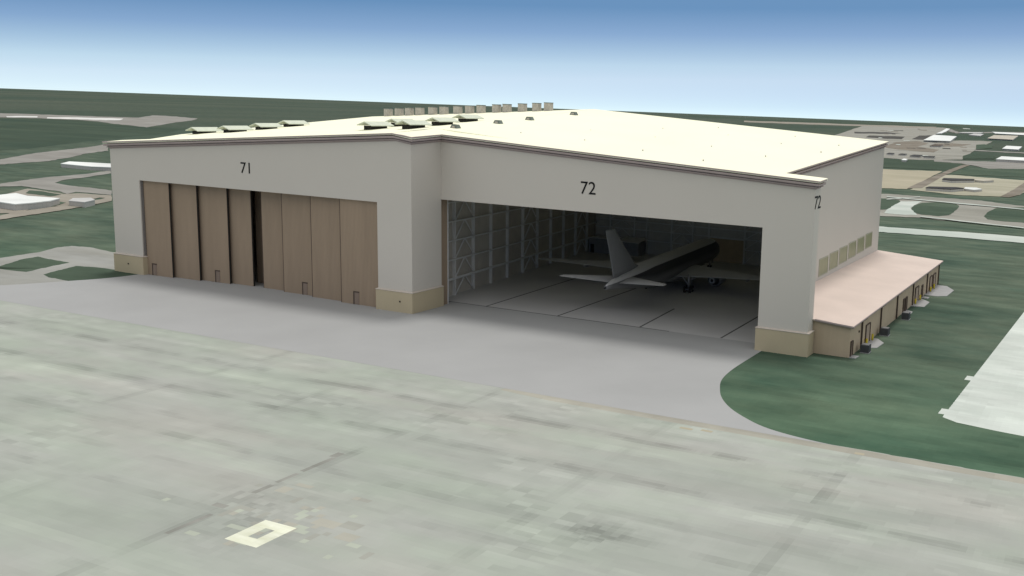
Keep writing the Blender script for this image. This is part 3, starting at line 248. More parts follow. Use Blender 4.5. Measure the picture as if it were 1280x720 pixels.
FAR_BUILDINGS = [
('long white-roofed shed beyond the left end of the hangar','roof_white','far_wall',1.7,[(-320.9,154.8),(-331.1,165.6),(-304.8,172.6),(-286.4,159.1),(-299.5,153.7)]),
('large white-roofed building beside the loop road, left edge of the photo','roof_white','far_wall',2.0,[(-191.0,46.7),(-206.8,59.9),(-208.9,65.9),(-199.1,63.2),(-187.1,65.2),(-182.3,59.2),(-180.3,52.4),(-180.1,47.6),(-187.8,48.3)]),
('white-roofed workshop in the yard left of the hangar, next to the loop road','roof_grey','far_wall',1.7,[(-181.6,64.1),(-187.4,69.4),(-185.2,73.6),(-179.0,70.5),(-175.1,64.5)]),
('big bright white-roofed warehouse beside the dark car park, upper right','roof_white','far_wall',3.2,[(-169.3,1352.4),(-245.1,1867.0),(-191.8,1812.1),(-132.7,1370.7)]),
('narrow white-roofed building slanting away at the top of the yard','roof_white','far_wall',2.3,[(-282.5,2101.2),(-344.3,2536.9),(-478.9,3428.9),(-446.1,3307.3),(-330.8,2524.7),(-282.9,2176.7)]),
('long low white-roofed shed nearest the skyline at the right edge','roof_white','far_wall',2.3,[(-262.5,2938.2),(-165.6,2917.9),(-129.3,2517.7),(-211.3,2582.5)]),
('tan-roofed building behind the green trees and below the long white shed','roof_tan','far_wall',2.6,[(-130.8,1779.2),(-174.4,2247.7),(-125.3,2301.9),(-82.4,1757.7)]),
('small white-roofed building beside a brown lot, right of the yard','roof_white','far_wall',2.3,[(-30.9,1130.6),(-42.8,1288.9),(-21.5,1281.8),(-10.8,1121.6)]),
('white-roofed hall by the road at the right edge, above the tan field','roof_white','far_wall',2.6,[(4.5,767.4),(0.5,844.8),(34.6,843.6),(40.5,768.6)]),
('small pale-roofed shed between two dark yards near the skyline','roof_grey','far_wall',2.0,[(-218.6,2150.5),(-240.7,2398.4),(-215.0,2387.5),(-183.5,2082.5)]),
('flat grey-roofed shed at the far left of the skyline sheds','roof_grey','far_wall',2.0,[(-280.7,2410.2),(-298.0,2598.0),(-261.8,2749.5),(-238.8,2498.1)]),
('upper of the two long dark-roofed sheds on the tan field, pale end to the right','roof_dark','far_wall',1.7,[(13.1,442.0),(12.1,454.1),(28.1,462.6),(29.9,451.8),(19.4,435.8)]),
('pale low extension at the end of the upper dark-roofed shed','roof_tan','far_wall',1.4,[(29.3,456.9),(27.9,468.4),(35.3,473.3),(39.0,466.3),(34.9,454.0)]),
('lower of the two long dark-roofed sheds on the tan field','roof_dark','far_wall',1.7,[(18.3,363.2),(18.2,373.1),(30.6,381.8),(34.9,378.0),(30.9,363.9)]),
('white low extension at the end of the lower dark-roofed shed','roof_white','far_wall',1.4,[(34.8,378.7),(33.8,389.7),(39.1,392.5),(43.1,383.8),(40.4,374.3)]),
('brown-roofed shed in the dusty yard below the white warehouse','roof_brown','far_wall',2.0,[(-115.7,1109.9),(-124.9,1192.0),(-113.4,1196.2),(-103.3,1118.0)]),
('dark grey shed in the lower row of the dusty yard','roof_dark','far_wall',1.7,[(-70.3,762.0),(-72.8,794.8),(-64.5,794.0),(-60.2,753.5)]),
('white shed at the bottom corner of the dusty yard, above the green strip','roof_white','far_wall',1.7,[(-57.6,666.6),(-61.3,693.2),(-56.8,687.6),(-53.5,664.2)]),
('second dark shed from the hangar wall in the lower row of the yard','roof_dark','far_wall',1.7,[(-85.7,786.5),(-87.0,806.5),(-81.2,804.5),(-79.0,782.4)]),
('dark shed nearest the hangar wall in the lower row of the yard','roof_dark','far_wall',1.7,[(-96.2,783.2),(-99.5,808.7),(-93.0,803.5),(-89.4,779.1)]),
('black-roofed shed right of the dark grey one in the lower row of the yard','roof_dark','far_wall',1.7,[(-56.8,756.0),(-59.4,778.9),(-51.0,782.8),(-47.7,757.7)]),
]
M={}
M['wall']=surface('stucco wall',(.645,.60,.535,1),.012,.08,.9,streak=False)
M['side_wall']=M['wall']
M['trim']=surface('olive base cladding',(.55,.465,.315,1),.03,.3,.85,streak=False)
M['cap']=surface('pale stone cap',(.60,.53,.46,1),.04,.5,.8)
M['fascia']=surface('mauve brown moulding',(.43,.355,.335,1),.05,.4,.7)
M['door']=None
M['roof']=surface('cream roof membrane',(.93,.92,.72,1),.02,.05,.9,streak=False)
M['annex_roof']=surface('pinkish metal roof',(.66,.555,.495,1),.05,.15,.75,streak=False)
M['annex_wall']=surface('tan wall',(.54,.43,.305,1),.05,.3,.9)
M['annex_trim']=surface('brown downspout',(.10,.075,.06,1),.1,.6,.6)
M['annex_door']=surface('dark brown door leaf',(.26,.19,.14,1),.1,.8,.6)
M['dark']=surface('dark recess lining',(.02,.02,.02,1),.1,.8,.8)
M['olive_pane']=surface('olive window infill',(.30,.30,.175,1),.05,.9,.35,.4)
M['win_frame']=surface('pale olive window frame',(.44,.43,.33,1),.04,.9,.6)
M['slab']=surface('smooth concrete slab',(.362,.367,.368,1),.05,.06,.85,streak=False)
M['joint']=surface('dark floor joint',(.10,.10,.10,1),.15,.3,.9,streak=False)
M['pad']=surface('grey concrete pad',(.36,.36,.36,1),.05,.6,.9,streak=False)
M['steel']=surface('grey steel framing',(.66,.655,.64,1),.05,.8,.7,.2)
M['inner']=surface('brown grey liner sheet',(.52,.48,.42,1),.06,.5,.9)
M['liner']=surface('pale liner sheet',(.55,.53,.49,1),.05,.5,.9)
M['shutter']=surface('tan roller shutter',(.50,.40,.27,1),.06,.8,.8)
M['cage']=surface('dark grey equipment cladding',(.26,.26,.27,1),.1,.8,.7)
M['bollard']=surface('yellow bollard paint',(.62,.50,.05,1),.1,.9,.6)
M['vent']=surface('weathered grey vent metal',(.46,.43,.385,1),.15,2,.6,.3)
M['vent_top']=surface('green grey vent cowl',(.16,.19,.17,1),.1,2,.6,.3)
M['mon_cap']=surface('pale green monitor cap',(.62,.66,.55,1),.06,.8,.7,streak=False)
M['mon_base']=surface('dark monitor curb',(.035,.033,.03,1),.1,.8,.8)
def fuselage_shading():  # side shade and lit crown painted into the fuselage colour
    t=NT('grey paint with side shade and lit top',.5,.25); o=t.objc(); q=t.n('ShaderNodeSeparateXYZ'); t.l(o,q.inputs[0])
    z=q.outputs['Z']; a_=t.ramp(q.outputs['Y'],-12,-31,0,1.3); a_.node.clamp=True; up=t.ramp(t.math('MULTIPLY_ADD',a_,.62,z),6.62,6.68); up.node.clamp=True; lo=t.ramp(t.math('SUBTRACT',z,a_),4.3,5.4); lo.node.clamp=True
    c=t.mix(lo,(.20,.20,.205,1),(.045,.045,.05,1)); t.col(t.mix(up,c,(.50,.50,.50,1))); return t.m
M['fuselage_shading']=fuselage_shading()
M['wing']=surface('wing paint lightened as lit top',(.50,.50,.50,1),.04,.3,.6,.25,streak=False)  # wings and tailplanes painted paler to stand for their lit tops
M['plane']=surface('grey aircraft paint',(.25,.25,.255,1),.04,.3,.6,.25)
M['tyre']=surface('black tyre rubber',(.02,.02,.02,1),.1,3,.85)
M['metal']=surface('bare metal',(.35,.35,.36,1),.06,3,.35,.5,metal=.6)
M['black']=surface('black numeral paint',(.012,.012,.012,1),.05,3,.6,streak=False)
M['unit']=surface('dark grey cooling unit',(.075,.075,.08,1),.1,1.5,.6)
M['far_wall']=surface('far building wall',(.5,.49,.46,1),.1,.05,.9)
M['roof_white']=surface('white shed roof',(.74,.76,.74,1),.14,.04,.85,streak=False)
M['roof_grey']=surface('pale grey shed roof',(.5,.5,.49,1),.14,.04,.85,streak=False)
M['roof_tan']=surface('tan shed roof',(.46,.43,.36,1),.14,.04,.85,streak=False)
M['roof_dark']=surface('dark shed roof',(.05,.05,.05,1),.3,.06,.9,streak=False)
M['roof_brown']=surface('brown shed roof',(.10,.08,.065,1),.2,.06,.9,streak=False)
def door_mat():
    t=NT('ribbed brown door panel',.75,.2); o=t.objc()
    w=t.n('ShaderNodeTexWave',wave_type='BANDS',bands_direction='X',wave_profile='SIN'); w.inputs['Scale'].default_value=1.05
    t.l(o,w.inputs['Vector'])
    a=t.noise(t.vscale(t.pos(),(1,1,.12)),.6,4)
    k=t.math('MULTIPLY',t.ramp(a,.3,.7,.94,1.06),t.ramp(w.outputs['Fac'],0,1,.90,1.05))
    v=t.n('ShaderNodeCombineColor')
    for i in range(3): t.l(k,v.inputs[i])
    t.col(t.mix(1.,(.37,.28,.20,1),v.outputs[0],'MULTIPLY')); t.bump(w.outputs['Fac'],.5,.05); return t.m
M['door']=door_mat()
G={}
G['grass_green']=aerial('green grass',(.060,.088,.063,1),(.092,.122,.088,1),.9,.16,.02)
G['grass_dark']=aerial('dark green field',(.045,.070,.052,1),(.075,.098,.068,1),3.,.14,.006)
G['apron']=aerial('pale weathered apron concrete',(.325,.355,.315,1),(.385,.395,.37,1),.62,.10,.05,blocks=1.5,green=(.365,.41,.35,1),lines=True,marks=True)
G['pavement']=aerial('grey pavement',(.25,.245,.215,1),(.34,.335,.30,1),2.,.15,.02)
G['service']=aerial('pale service yard',(.27,.27,.245,1),(.34,.345,.33,1),.9,.12,.05)
G['road_light']=aerial('light grey road',(.235,.225,.205,1),(.30,.295,.275,1),1.5,.12,.03)
G['road_tan']=aerial('tan grey road',(.25,.225,.19,1),(.33,.31,.265,1),1.5,.14,.03)
G['road_pale']=aerial('pale road concrete',(.42,.47,.43,1),(.55,.58,.54,1),1.5,.08,.03)
G['road_brown']=aerial('brown dirt track',(.17,.15,.12,1),(.26,.235,.20,1),2.,.2,.02)
G['sand']=aerial('pale sandy field',(.33,.31,.23,1),(.43,.39,.30,1),2.5,.08,.01)
G['sand2']=aerial('pale sandy field',(.33,.32,.24,1),(.42,.40,.32,1),2.5,.12,.015)
G['asphalt']=aerial('dark asphalt yard',(.055,.055,.052,1),(.12,.115,.105,1),2.5,.3,.03)
G['paint_white']=aerial('white road paint',(.6,.6,.58,1),(.7,.7,.68,1),2.,.1,.02)
G['white_pave']=aerial('bright white pavement',(.50,.545,.505,1),(.62,.66,.62,1),.9,.16,.09,blocks=1.2)
G['verge']=aerial('dusty verge',(.32,.31,.265,1),(.38,.37,.32,1),.62,.16,.06)

# ------------------------------------------------------------------ setting
ND=96
base=MB(); RAD=7200.
rings=[40,120,300,700,1500,3200,RAD]
pts=[(0,0,0)]; fs=[]
for r in rings:
    for i in range(ND): pts.append((100+r*math.cos(2*math.pi*i/ND),-100+r*math.sin(2*math.pi*i/ND),0))
pts[0]=(100,-100,0)
for i in range(ND): fs.append((0,1+i,1+(i+1)%ND))
for k in range(len(rings)-1):
    a=1+k*ND; b=a+ND
    for i in range(ND): j=(i+1)%ND; fs.append((a+i,b+i,b+j,a+j))
base.face_set(pts,fs)
def terrain_mat():
    t=NT('green ground',.95,.03); p=t.pos()
    d=t.n('ShaderNodeVectorMath',operation='DISTANCE'); t.l(p,d.inputs[0]); d.inputs[1].default_value=(100,-130,0)
    far=t.ramp(d.outputs['Value'],250,1100); far.node.clamp=True
    n1=t.noise(t.vscale(p,(.7,1.2,1),.1),.05,6,.65); n2=t.noise(t.vscale(t.snap(p,.9),(.4,1.3,1)),.16,4,.6)
    n3=t.noise(t.vscale(p,(1,.35,1),.5),.0025,5,.6)
    near=t.mix(t.ramp(n1,.33,.68),(.056,.090,.067,1),(.125,.155,.112,1))
    farc=t.mix(t.ramp(n3,.35,.66),(.052,.078,.058,1),(.088,.104,.078,1))
    c=t.mix(far,near,farc)
    # right of the hangar the turf by the apron is a stronger green
    s=t.n('ShaderNodeSeparateXYZ'); t.l(p,s.inputs[0])
    gy=t.ramp(s.outputs['Y'],-30,25,1,0); gy.node.clamp=True
    c=t.mix(t.math('MULTIPLY',gy,.65),c,t.mix(t.ramp(n1,.3,.7),(.050,.110,.070,1),(.098,.175,.107,1)))
    k=t.ramp(n2,.3,.7,.76,1.24)
    v=t.n('ShaderNodeCombineColor')
    for i in range(3): t.l(k,v.inputs[i])
    t.col(t.mix(1.,c,v.outputs[0],'MULTIPLY')); return t.m
struct('ground',base,terrain_mat())
for pi,(name,mat,layer,poly) in enumerate(PATCHES):
    near=max(abs(p[0])+abs(p[1]) for p in poly)<220
    g=G['service'] if name=='service_yard' else G[mat]
    struct(name,sheet(poly,(.0006*pi+.002*layer) if near else (.05*layer+.004*pi)),g)
# the taxi apron in front and its worn verge
ap=[(-1400,-600),(1400,-600),(1400,-29.6)]
x=1400
edge=[]
while x>-1400:
    edge.append((x,-28.25+random.uniform(-.12,.08))); x-=random.choice([.6,1.2,2.4,3.])*(1 if -120<x<150 else 12)
struct('apron',sheet([(-1400,-600),(1400,-600)]+edge+[(-1400,-28.3)],.012),G['apron'])
ev=[]
x=160
while x>38:
    ev.append((x,-28.45+random.uniform(-.1,.25)*(1 if x>84 else .4))); x-=random.choice([.6,1.2,2.4])
struct('apron_verge',sheet([(38,-29.3),(46,-30.1),(160,-30.0)]+ev,.016),G['verge'])
# hangar slab, flared to the apron on both sides and carried on indoors
flare=[(82.5,-28.4),(79.5,-28.2),(75.3,-27.4),(72,-26.2),(69.1,-24.1),(66.6,-21.9),(64.6,-19.4),(63.2,-17.1),(62.1,-14.6),(60.9,-11.6),(60.2,-8.3),(59.85,-4),(59.8,.4),(59.8,7.1)]
def smooth(pl,it=2):
    for _ in range(it):
        q=[pl[0]]
        for a,b in zip(pl,pl[1:]): q+=[(a[0]*.75+b[0]*.25,a[1]*.75+b[1]*.25),(a[0]*.25+b[0]*.75,a[1]*.25+b[1]*.75)]
        pl=q+[pl[-1]]
    return pl
fl=smooth(flare)
left=[(-66.6,-.05),(-66.7,-3),(-67.9,-7.5),(-70.4,-12),(-74.3,-20),(-80,-25.5),(-90,-28.4)]
slab=[(-90,-28.4),(-40,-28.5),(20,-28.45),(60,-28.5),(82.5,-28.4)]+fl+[(59.8,8.5),(58.3,11),(58.3,87.2),(-15,87.2),(-84.5,87),(-65.8,3.6),(-66.6,3.0)]+smooth(left)[:-1]
struct('hangar_slab',sheet(slab,.022),M['slab'])
struct('hangar_floor',sheet([(-1.6,12.05),(58.2,12.05),(58.2,86.3),(-13.7,86.3),(-4.5,13.5)],.0245),surface('hangar floor lightened for bay',(.49,.49,.49,1),.06,.08,.7,streak=False))  # indoor floor coloured lighter than the slab to brighten the bay
j=MB()
def strip(a,b,w,z=.027):
    a=Vector(a); b=Vector(b); d=(b-a).normalized(); s=Vector((-d.y,d.x))*w/2
    j.face_set([(p.x,p.y,z) for p in (a-s,b-s,b+s,a+s)],[(0,1,2,3)])
strip((-2.5,12.05),(42.2,12.05),.3)
for xx,y0,y1 in ((5.4,12.2,50),(20.1,12.2,80),(35.9,12.2,29),(50.4,12.2,60)): strip((xx+.9,y0),(xx-(1. if xx<10 else .6)+(y0-y0),y1),.34)
for xx in (-62.5,-55,-47,-39,-31,-23,-15): pass
struct('floor_joints',j,M['joint'])
wp=MB(); y_=70.
while y_>-10.7:
    xe=90.3+(y_+11)*.034; o_=0; h_=1.2
    if abs(y_-9)<1: o_=-.9
    if abs(y_+8.5)<1.2: o_=-.8
    x1=140
    wp.face_set([(xe+o_,y_-h_,.008),(x1,y_-h_,.008),(x1,y_+.0,.008),(xe+o_,y_,.008)],[(0,1,2,3)]); y_-=h_
wp.face_set([(90.3,y_,.008),(92.2,y_-1.3,.008),(97,y_-2.2,.008),(104,y_-3.,.008),(140,y_-6,.008),(140,y_,.008)],[(0,1,2,3,4,5)])
struct('pavement',wp,G['white_pave'])
rs=random.Random(11)
for nm,mt,n,zz in (('pavement_stain',(.325,.33,.295,1),16,.0145),('pavement_patch',(.40,.43,.365,1),18,.0150),('pavement_patch',(.375,.37,.32,1),18,.0155)):
    q=MB()
    for _ in range(n):
        cx=44.5+rs.gauss(0,4.2); cy=-72+rs.gauss(0,3.6); cx=round(cx/.62)*.62; cy=round(cy/.62)*.62
        w_=.62*rs.choice((1,1,2,3)); h_=.62*rs.choice((1,1,2)); q.face_set([(cx,cy,zz+_*.00001),(cx+w_,cy,zz+_*.00001),(cx+w_,cy+h_,zz+_*.00001),(cx,cy+h_,zz+_*.00001)],[(0,1,2,3)])
    struct(nm,q,aerial(nm+' tone',mt,mul(mt,1.06),.62,.08,.3))
q=MB()
for x0,y0,w_,h_ in ((36.9,-71.3,1.5,.7),(37.6,-67.6,.6,2.2),(37.5,-64.8,.5,2.6),(37.4,-61.6,.55,4.2),(36.9,-57.3,.9,1.3),(38.3,-77,.5,4.4)):
    q.face_set([(x0,y0,.0150),(x0+w_,y0,.0150),(x0+w_,y0+h_,.0150),(x0,y0+h_,.0150)],[(0,1,2,3)])
struct('pavement_stain',q,aerial('dark joint stain',(.25,.255,.23,1),(.31,.31,.285,1),.62,.2,.3))
mk=MB()
for a,b,c,d in ((43.4,46.9,-75.5,-74.3),(43.4,46.9,-72.5,-71.3),(43.4,44.7,-74.3,-72.5),(45.7,46.9,-74.3,-72.5)):
    mk.face_set([(a,c,.016),(b,c,.016),(b,d,.016),(a,d,.016)],[(0,1,2,3)])
struct('ground_marking',mk,aerial('pale yellow paint',(.66,.68,.52,1),(.88,.90,.78,1),.62,.22,.3,blocks=2.))
for xs,ys in ((64,-31.6),(66.5,-31.2),(84,-29.9),(105,-31.4)):
    m2=MB(); w=random.uniform(.8,1.6); m2.face_set([(xs,ys,.017),(xs+w,ys,.017),(xs+w,ys+.6,.017),(xs,ys+.6,.017)],[(0,1,2,3)])
    struct('ground_marking',m2,G['paint_white'] if xs>100 else G['sand'])

# ------------------------------------------------------------------ hangar
H=empty('hangar_building',(-3.5,0,0),label='wide grey double aircraft hangar with cream roof, numbered 71 and 72, one bay open',cat='hangar')
H.location=(0,0,0)
# roof heights
def zl(x): return 25.38+(x+73.17)*(30.17-25.38)/(73.17-3.4)      # left gable line
def zr(x): return 30.08-(x+.24)*(30.08-26.37)/67.05             # right gable line
def z_pier(x): return 30.17-(x+3.4)*(.47/3.16)
T=.3                                                            # roof thickness
m=MB(); m.prism([(-73.17,.3,zl(-73.17)-T),(-65.4,.3,zl(-65.4)-T),(-65.4,3.5,zl(-65.4)-T),(-73.17,3.5,zl(-73.17)-T)],0,None).build('pier',M['wall'],H)
m=MB()
m.prism([(-65.4,.3,zl(-65.4)-T),(-7.5,.3,zl(-7.5)-T),(-7.5,.94,zl(-7.5)-T),(-65.4,.94,zl(-65.4)-T)],18.42,None).build('header_wall',M['wall'],H)
m=MB(); m.prism([(-7.5,.3,zl(-7.5)-T),(-3.4,.3,30.17-T),(-.24,.3,29.7-T),(-.24,8.05,30.08-T),(-3.4,8.05,30.6-T),(-7.5,8.05,30.3-T)],0,None).build('pier',M['wall'],H)
m=MB(); m.prism([(-.24,8.06,zr(-.24)-T),(58.9,8.06,zr(58.9)-T),(58.9,8.8,zr(58.9)-T),(-.24,8.8,zr(-.24)-T)],18.85,None).build('header_wall',M['wall'],H)
m=MB(); m.prism([(58.9,8.06,zr(58.9)-T),(66.81,8.06,zr(66.81)-T),(66.81,10.6,zr(66.81)-T),(58.9,10.6,zr(58.9)-T)],0,None).build('pier',M['wall'],H)
# side, back and dividing walls
def ze_r(y): return 26.35+(y-11.2)*(30.47-26.35)/76.8
m=MB(); m.prism([(58.3,10.6,ze_r(10.6)-T),(58.5,10.6,ze_r(10.6)-T),(58.5,87.4,ze_r(87.4)-T),(58.3,87.4,ze_r(87.4)-T)],0,None).build('side_wall',M['side_wall'],H)
m=MB(); m.prism([(-65.6,3.5,26.1),(-65.4,3.5,26.1),(-84.6,86.9,30.2),(-84.8,86.9,30.2)],0,None).build('side_wall',M['wall'],H)
m=MB(); m.prism([(-84.8,86.9,30.2),(-15.65,86.9,34.6),(58.5,87.4,30.1),(58.5,87.7,30.1),(-15.65,87.2,34.6),(-84.8,87.2,30.2)],0,None).build('back_wall',M['wall'],H)
dv=[(-4.6,13.5),(-13.9,86.5)]
m=MB(); m.prism([(-4.6,13.5,30.6),(-4.4,13.5,30.6),(-13.7,86.5,34.5),(-13.9,86.5,34.5)],0,None).build('dividing_wall',M['inner'],H)
m=MB(); m.box(-8.3,-4.6,13.5,13.7,0,29.5).build('pocket_wall',M['inner'],H)
m=MB(); m.box(-8.3,-8.1,8.1,13.5,0,29.5).build('pocket_wall',M['inner'],H)
m=MB(); m.box(-13.4,58.2,86.2,86.4,0,29.8).build('liner',M['liner'],H)
m=MB(); m.box(58.0,58.2,11,86.2,0,25.8).build('liner',M['liner'],H)
m=MB(); m.prism([(-.2,8.82,29),(58.2,8.82,26),(58.2,8.86,26),(-.2,8.86,29)],19,None).build('liner',M['liner'],H)
# fascia moulding swept along the wall heads
def sweep(path,prof):
    n=len(path); rows=[]
    for i,(x,y,z) in enumerate(path):
        def nrm(a,b):
            d=Vector((b[0]-a[0],b[1]-a[1])).normalized(); return Vector((d.y,-d.x))
        if i==0: mt=nrm(path[0],path[1])
        elif i==n-1: mt=nrm(path[-2],path[-1])
        else:
            a=nrm(path[i-1],path[i]); b=nrm(path[i],path[i+1]); mt=(a+b)/(1+a.dot(b))
        rows.append([(x+mt.x*o,y+mt.y*o,z+dz) for o,dz in prof])
    return rows
PROF=[(-.02,.01),(.87,.01),(.90,-.06),(.88,-.20),(.28,-.21),(.26,-.45),(.78,-.46),(.74,-.76),(.22,-.77),(.22,-.95),(.46,-.96),(.44,-1.08),(.08,-1.09),(.08,-1.29),(-.02,-1.30)]
def fascia(path,prof=PROF,mat='fascia',parent=None,name='cornice'):
    m=MB(); m.rings(sweep(path,prof),True,False); return m.build(name,M[mat],parent or H)
pf=[(-73.17,3.5,25.62),(-73.17,.3,25.38),(-3.4,.3,30.17),(-.24,.3,29.7),(-.24,8.06,30.08),(66.81,8.06,26.37),(66.81,10.6,26.5)]
fascia(pf)
fascia([(58.5,11.0,26.30),(58.5,87.5,30.42)])
# roof slabs, just proud of the cornice
def slab_top(poly,name='roof',mat='roof',up=.03,th=.34):
    m=MB(); m.loops([(p[0],p[1],p[2]+up-th) for p in poly],[(p[0],p[1],p[2]+up) for p in poly]); return m
rf=MB()
def add_roof(poly,up=.03,th=.3):
    rf.loops([(p[0],p[1],p[2]+up-th) for p in poly],[(p[0],p[1],p[2]+up) for p in poly])
e=.83
add_roof([(-73.17-e,.3-e,25.33),(-3.4,.3-e,30.17),(-3.4,3.6,30.52),(-73.17-e,3.6,25.62)])
add_roof([(-3.4,.3-e,30.17),(-.24+e,.3-e,29.60),(-.24+e,8.06-e,30.05),(-3.4,8.06-e,30.6)])
add_roof([(-3.4,8.06-e,30.6),(-.24+e,8.06-e,30.05),(-.24+e,11.2,30.4),(-3.9,11.2,30.9)])
add_roof([(-.24+e,8.06-e,30.05),(66.81+e,8.06-e,26.35),(66.81+e,11.2,26.58),(-.24+e,11.2,30.4)])
add_roof([(-66.3,3.6,26.15),(-3.4,3.6,30.52),(-3.9,11.2,30.9),(-66.9,11.2,27.0)])
add_roof([(-66.9,11.2,27.0),(-3.9,11.2,30.9),(-15.65,87.7,34.95),(-86,87.5,30.45)])
add_roof([(-3.9,11.2,30.9),(59.3,11.2,26.33),(59.3,88,30.47),(-15.65,88,34.95)])
roof=rf.build('roof',M['roof'],H)
# olive base cladding with a pale cap
def base_trim(poly):
    t=MB().prism(poly,0,3.5).build('base_cladding',M['trim'],H)
    cx=sum(p[0] for p in poly)/len(poly); cy=sum(p[1] for p in poly)/len(poly)
    g=[(p[0]+.07*(1 if p[0]>cx else -1),p[1]+.07*(1 if p[1]>cy else -1)) for p in poly]
    h=[(p[0]-.17*(1 if p[0]>cx else -1),p[1]-.17*(1 if p[1]>cy else -1)) for p in poly]
    c=MB(); c.loops([(p[0],p[1],3.5) for p in g],[(p[0],p[1],3.58) for p in g]); c.loops([(p[0],p[1],3.581) for p in g],[(p[0],p[1],3.70) for p in h])
    c.build('cap',M['cap'],t); return t
base_trim([(-73.43,0),(-65.15,0),(-65.15,1.0),(-65.15,3.7),(-73.43,3.7)])
base_trim([(-7.79,0),(0,0),(0,8.3),(-7.79,8.3)])
base_trim([(58.64,7.80),(67.07,7.80),(67.07,10.58),(58.64,10.58)])
for x,y in ((-69.3,-.04),(-2.6,-.04)):
    MB().box(x-.12,x+.12,y-.06,y+.02,1.75,2.0).build('wall_hydrant',M['dark'],H)
# jamb steel at the left of bay 71
MB().box(-65.39,-65.34,.5,.9,3.72,18.4).build('jamb',M['metal'],H)
# numerals
def number(txt,loc,rot,h,name='bay_number',w=1.,off=0.):
    cu=bpy.data.curves.new(name,'FONT'); cu.body=txt; cu.size=1; cu.extrude=.02; cu.offset=off; cu.align_x='CENTER'
    o=bpy.data.objects.new(name,cu); COL.objects.link(o)
    dg=bpy.context.evaluated_depsgraph_get(); me=bpy.data.meshes.new_from_object(o.evaluated_get(dg))
    bpy.data.objects.remove(o); bpy.data.curves.remove(cu)
    ys=[v.co.y for v in me.vertices]; k=h/(max(ys)-min(ys)); y0=min(ys)
    for v in me.vertices: v.co=Vector((v.co.x*k*w,(v.co.y-y0)*k,v.co.z))
    me.materials.append(M['black']); n=bpy.data.objects.new(name,me); COL.objects.link(n)
    n.location=loc; n.rotation_euler=rot; n.parent=H; return n
number('71',(-37.3,.27,21.45),(R(90),0,0),1.95,w=1.05)
number('72',(28.85,8.03,21.75),(R(90),0,0),2.05,w=1.02)
number('72',(66.84,9.4,22.15),(R(90),0,R(90)),1.95,w=1.22)
# sliding doors of bay 71: eight leaves on stepped tracks
def leaf(x0,x1,y,wickets=(),z1=18.7,th=.3,off=.03):
    cx=(x0+x1)/2
    o=MB().box(x0-cx,x1-cx,0,th,off,z1).build('door_panel',M['door'],H); o.location=(cx,y,0)
    MB().box(x0-cx-.0,x0-cx+.1,-.03,0,off,z1-.1).build('gap_strip',M['annex_trim'],o)  # dark strip added to draw the gap line between leaves
    if x1<-39: MB().box(x1-cx,x1-cx+.05,.04,th+.03,off,z1-.1).build('gap_strip',M['mon_base'],o)  # black strip painted for the shaded gap beside the left leaves
    for w in wickets:
        d=MB(); d.box(w-.5-cx,w+.5-cx,-.05,0.01,.1,2.15); dd=d.build('personnel_door',M['wicket'],o)
        f=MB(); f.box(w-.72-cx,w-.5-cx,-.09,.0,.03,2.35); f.box(w-.5-cx,w+.55-cx,-.09,.0,2.15,2.35); f.build('frame',M['annex_trim'],dd)  # dark left and top strips painted as the recess shadow
    return o
M['wicket']=surface('brown wicket door',(.28,.215,.17,1),.05,.8,.7)
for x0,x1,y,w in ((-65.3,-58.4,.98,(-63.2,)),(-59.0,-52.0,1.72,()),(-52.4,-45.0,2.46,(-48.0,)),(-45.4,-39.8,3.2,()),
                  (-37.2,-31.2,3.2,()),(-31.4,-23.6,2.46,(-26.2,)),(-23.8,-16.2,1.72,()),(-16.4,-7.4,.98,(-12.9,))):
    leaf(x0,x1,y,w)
# added dark-tone leaf of bay 71, then leaves of bay 72 rolled into the pocket
leaf(-42.5,-34,6.6)  # extra leaf added behind the door gap to give its dark tone
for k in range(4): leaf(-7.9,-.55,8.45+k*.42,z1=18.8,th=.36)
MB().box(-.8,-.5,10.12,10.36,0,26).build('jamb',M['steel'],H)
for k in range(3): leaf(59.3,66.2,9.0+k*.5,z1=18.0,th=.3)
# side windows
for i,y in enumerate((41.0,47.9,54.8,61.7,68.6,75.5)):
    z=6.72+i*.22; wd=5.6
    w=MB()
    for a in ((y-.12,y+.1,z-.1,z+3.15),(y+wd-.1,y+wd+.12,z-.1,z+3.15),(y+.1,y+wd-.1,z-.1,z+.08),(y+.1,y+wd-.1,z+2.95,z+3.15)):
        w.box(58.49,58.60,a[0],a[1],a[2],a[3])
    f=w.build('window',M['win_frame'],H)
    MB().box(58.49,58.54,y+.1,y+wd-.1,z+.08,z+2.95).build('pane',M['olive_pane'],f)
# roof monitors
def roof_z(x,y):
    ridge=-3.9-(y-3.5)*(11.75/83.5)
    if x>ridge:
        t=(x-ridge)/(59.3-ridge); zr_=30.9+(y-11.2)*(4.05/76.5); return zr_*(1-t)+ze_r(y)*t
    le=-66-(y-3.5)*.24; t=(x-le)/(ridge-le); zl_=26.4+(y-3.5)*(4.05/83.5); zr_=30.9+(y-11.2)*(4.05/76.5)
    return zl_*(1-t)+zr_*t
def monitor():
    o=MB().box(-.85,.85,-2.1,2.1,-.4,.6).build('roof_monitor',M['mon_base'],H)
    c=MB(); g=[(-1.7,.6),(-1.7,.74),(0,1.4),(1.7,.74),(1.7,.6),(0,1.2)]
    c.loops([(x,-3.0,z) for x,z in g],[(x,3.0,z) for x,z in g]); c.build('cap',M['mon_cap'],o)
    return o
mp=monitor(); first=True
for x,y in ((-62.8,13.2),(-56.8,15.4),(-57.8,24.2),(-61.3,35),(-19,13.2),(-21.6,23.4),(-9.8,12.6),(-11.3,22.6),(-14.3,34.6)):
    o=mp if first else copy_tree(mp,H); first=False
    o.location=(x,y,roof_z(x,y))
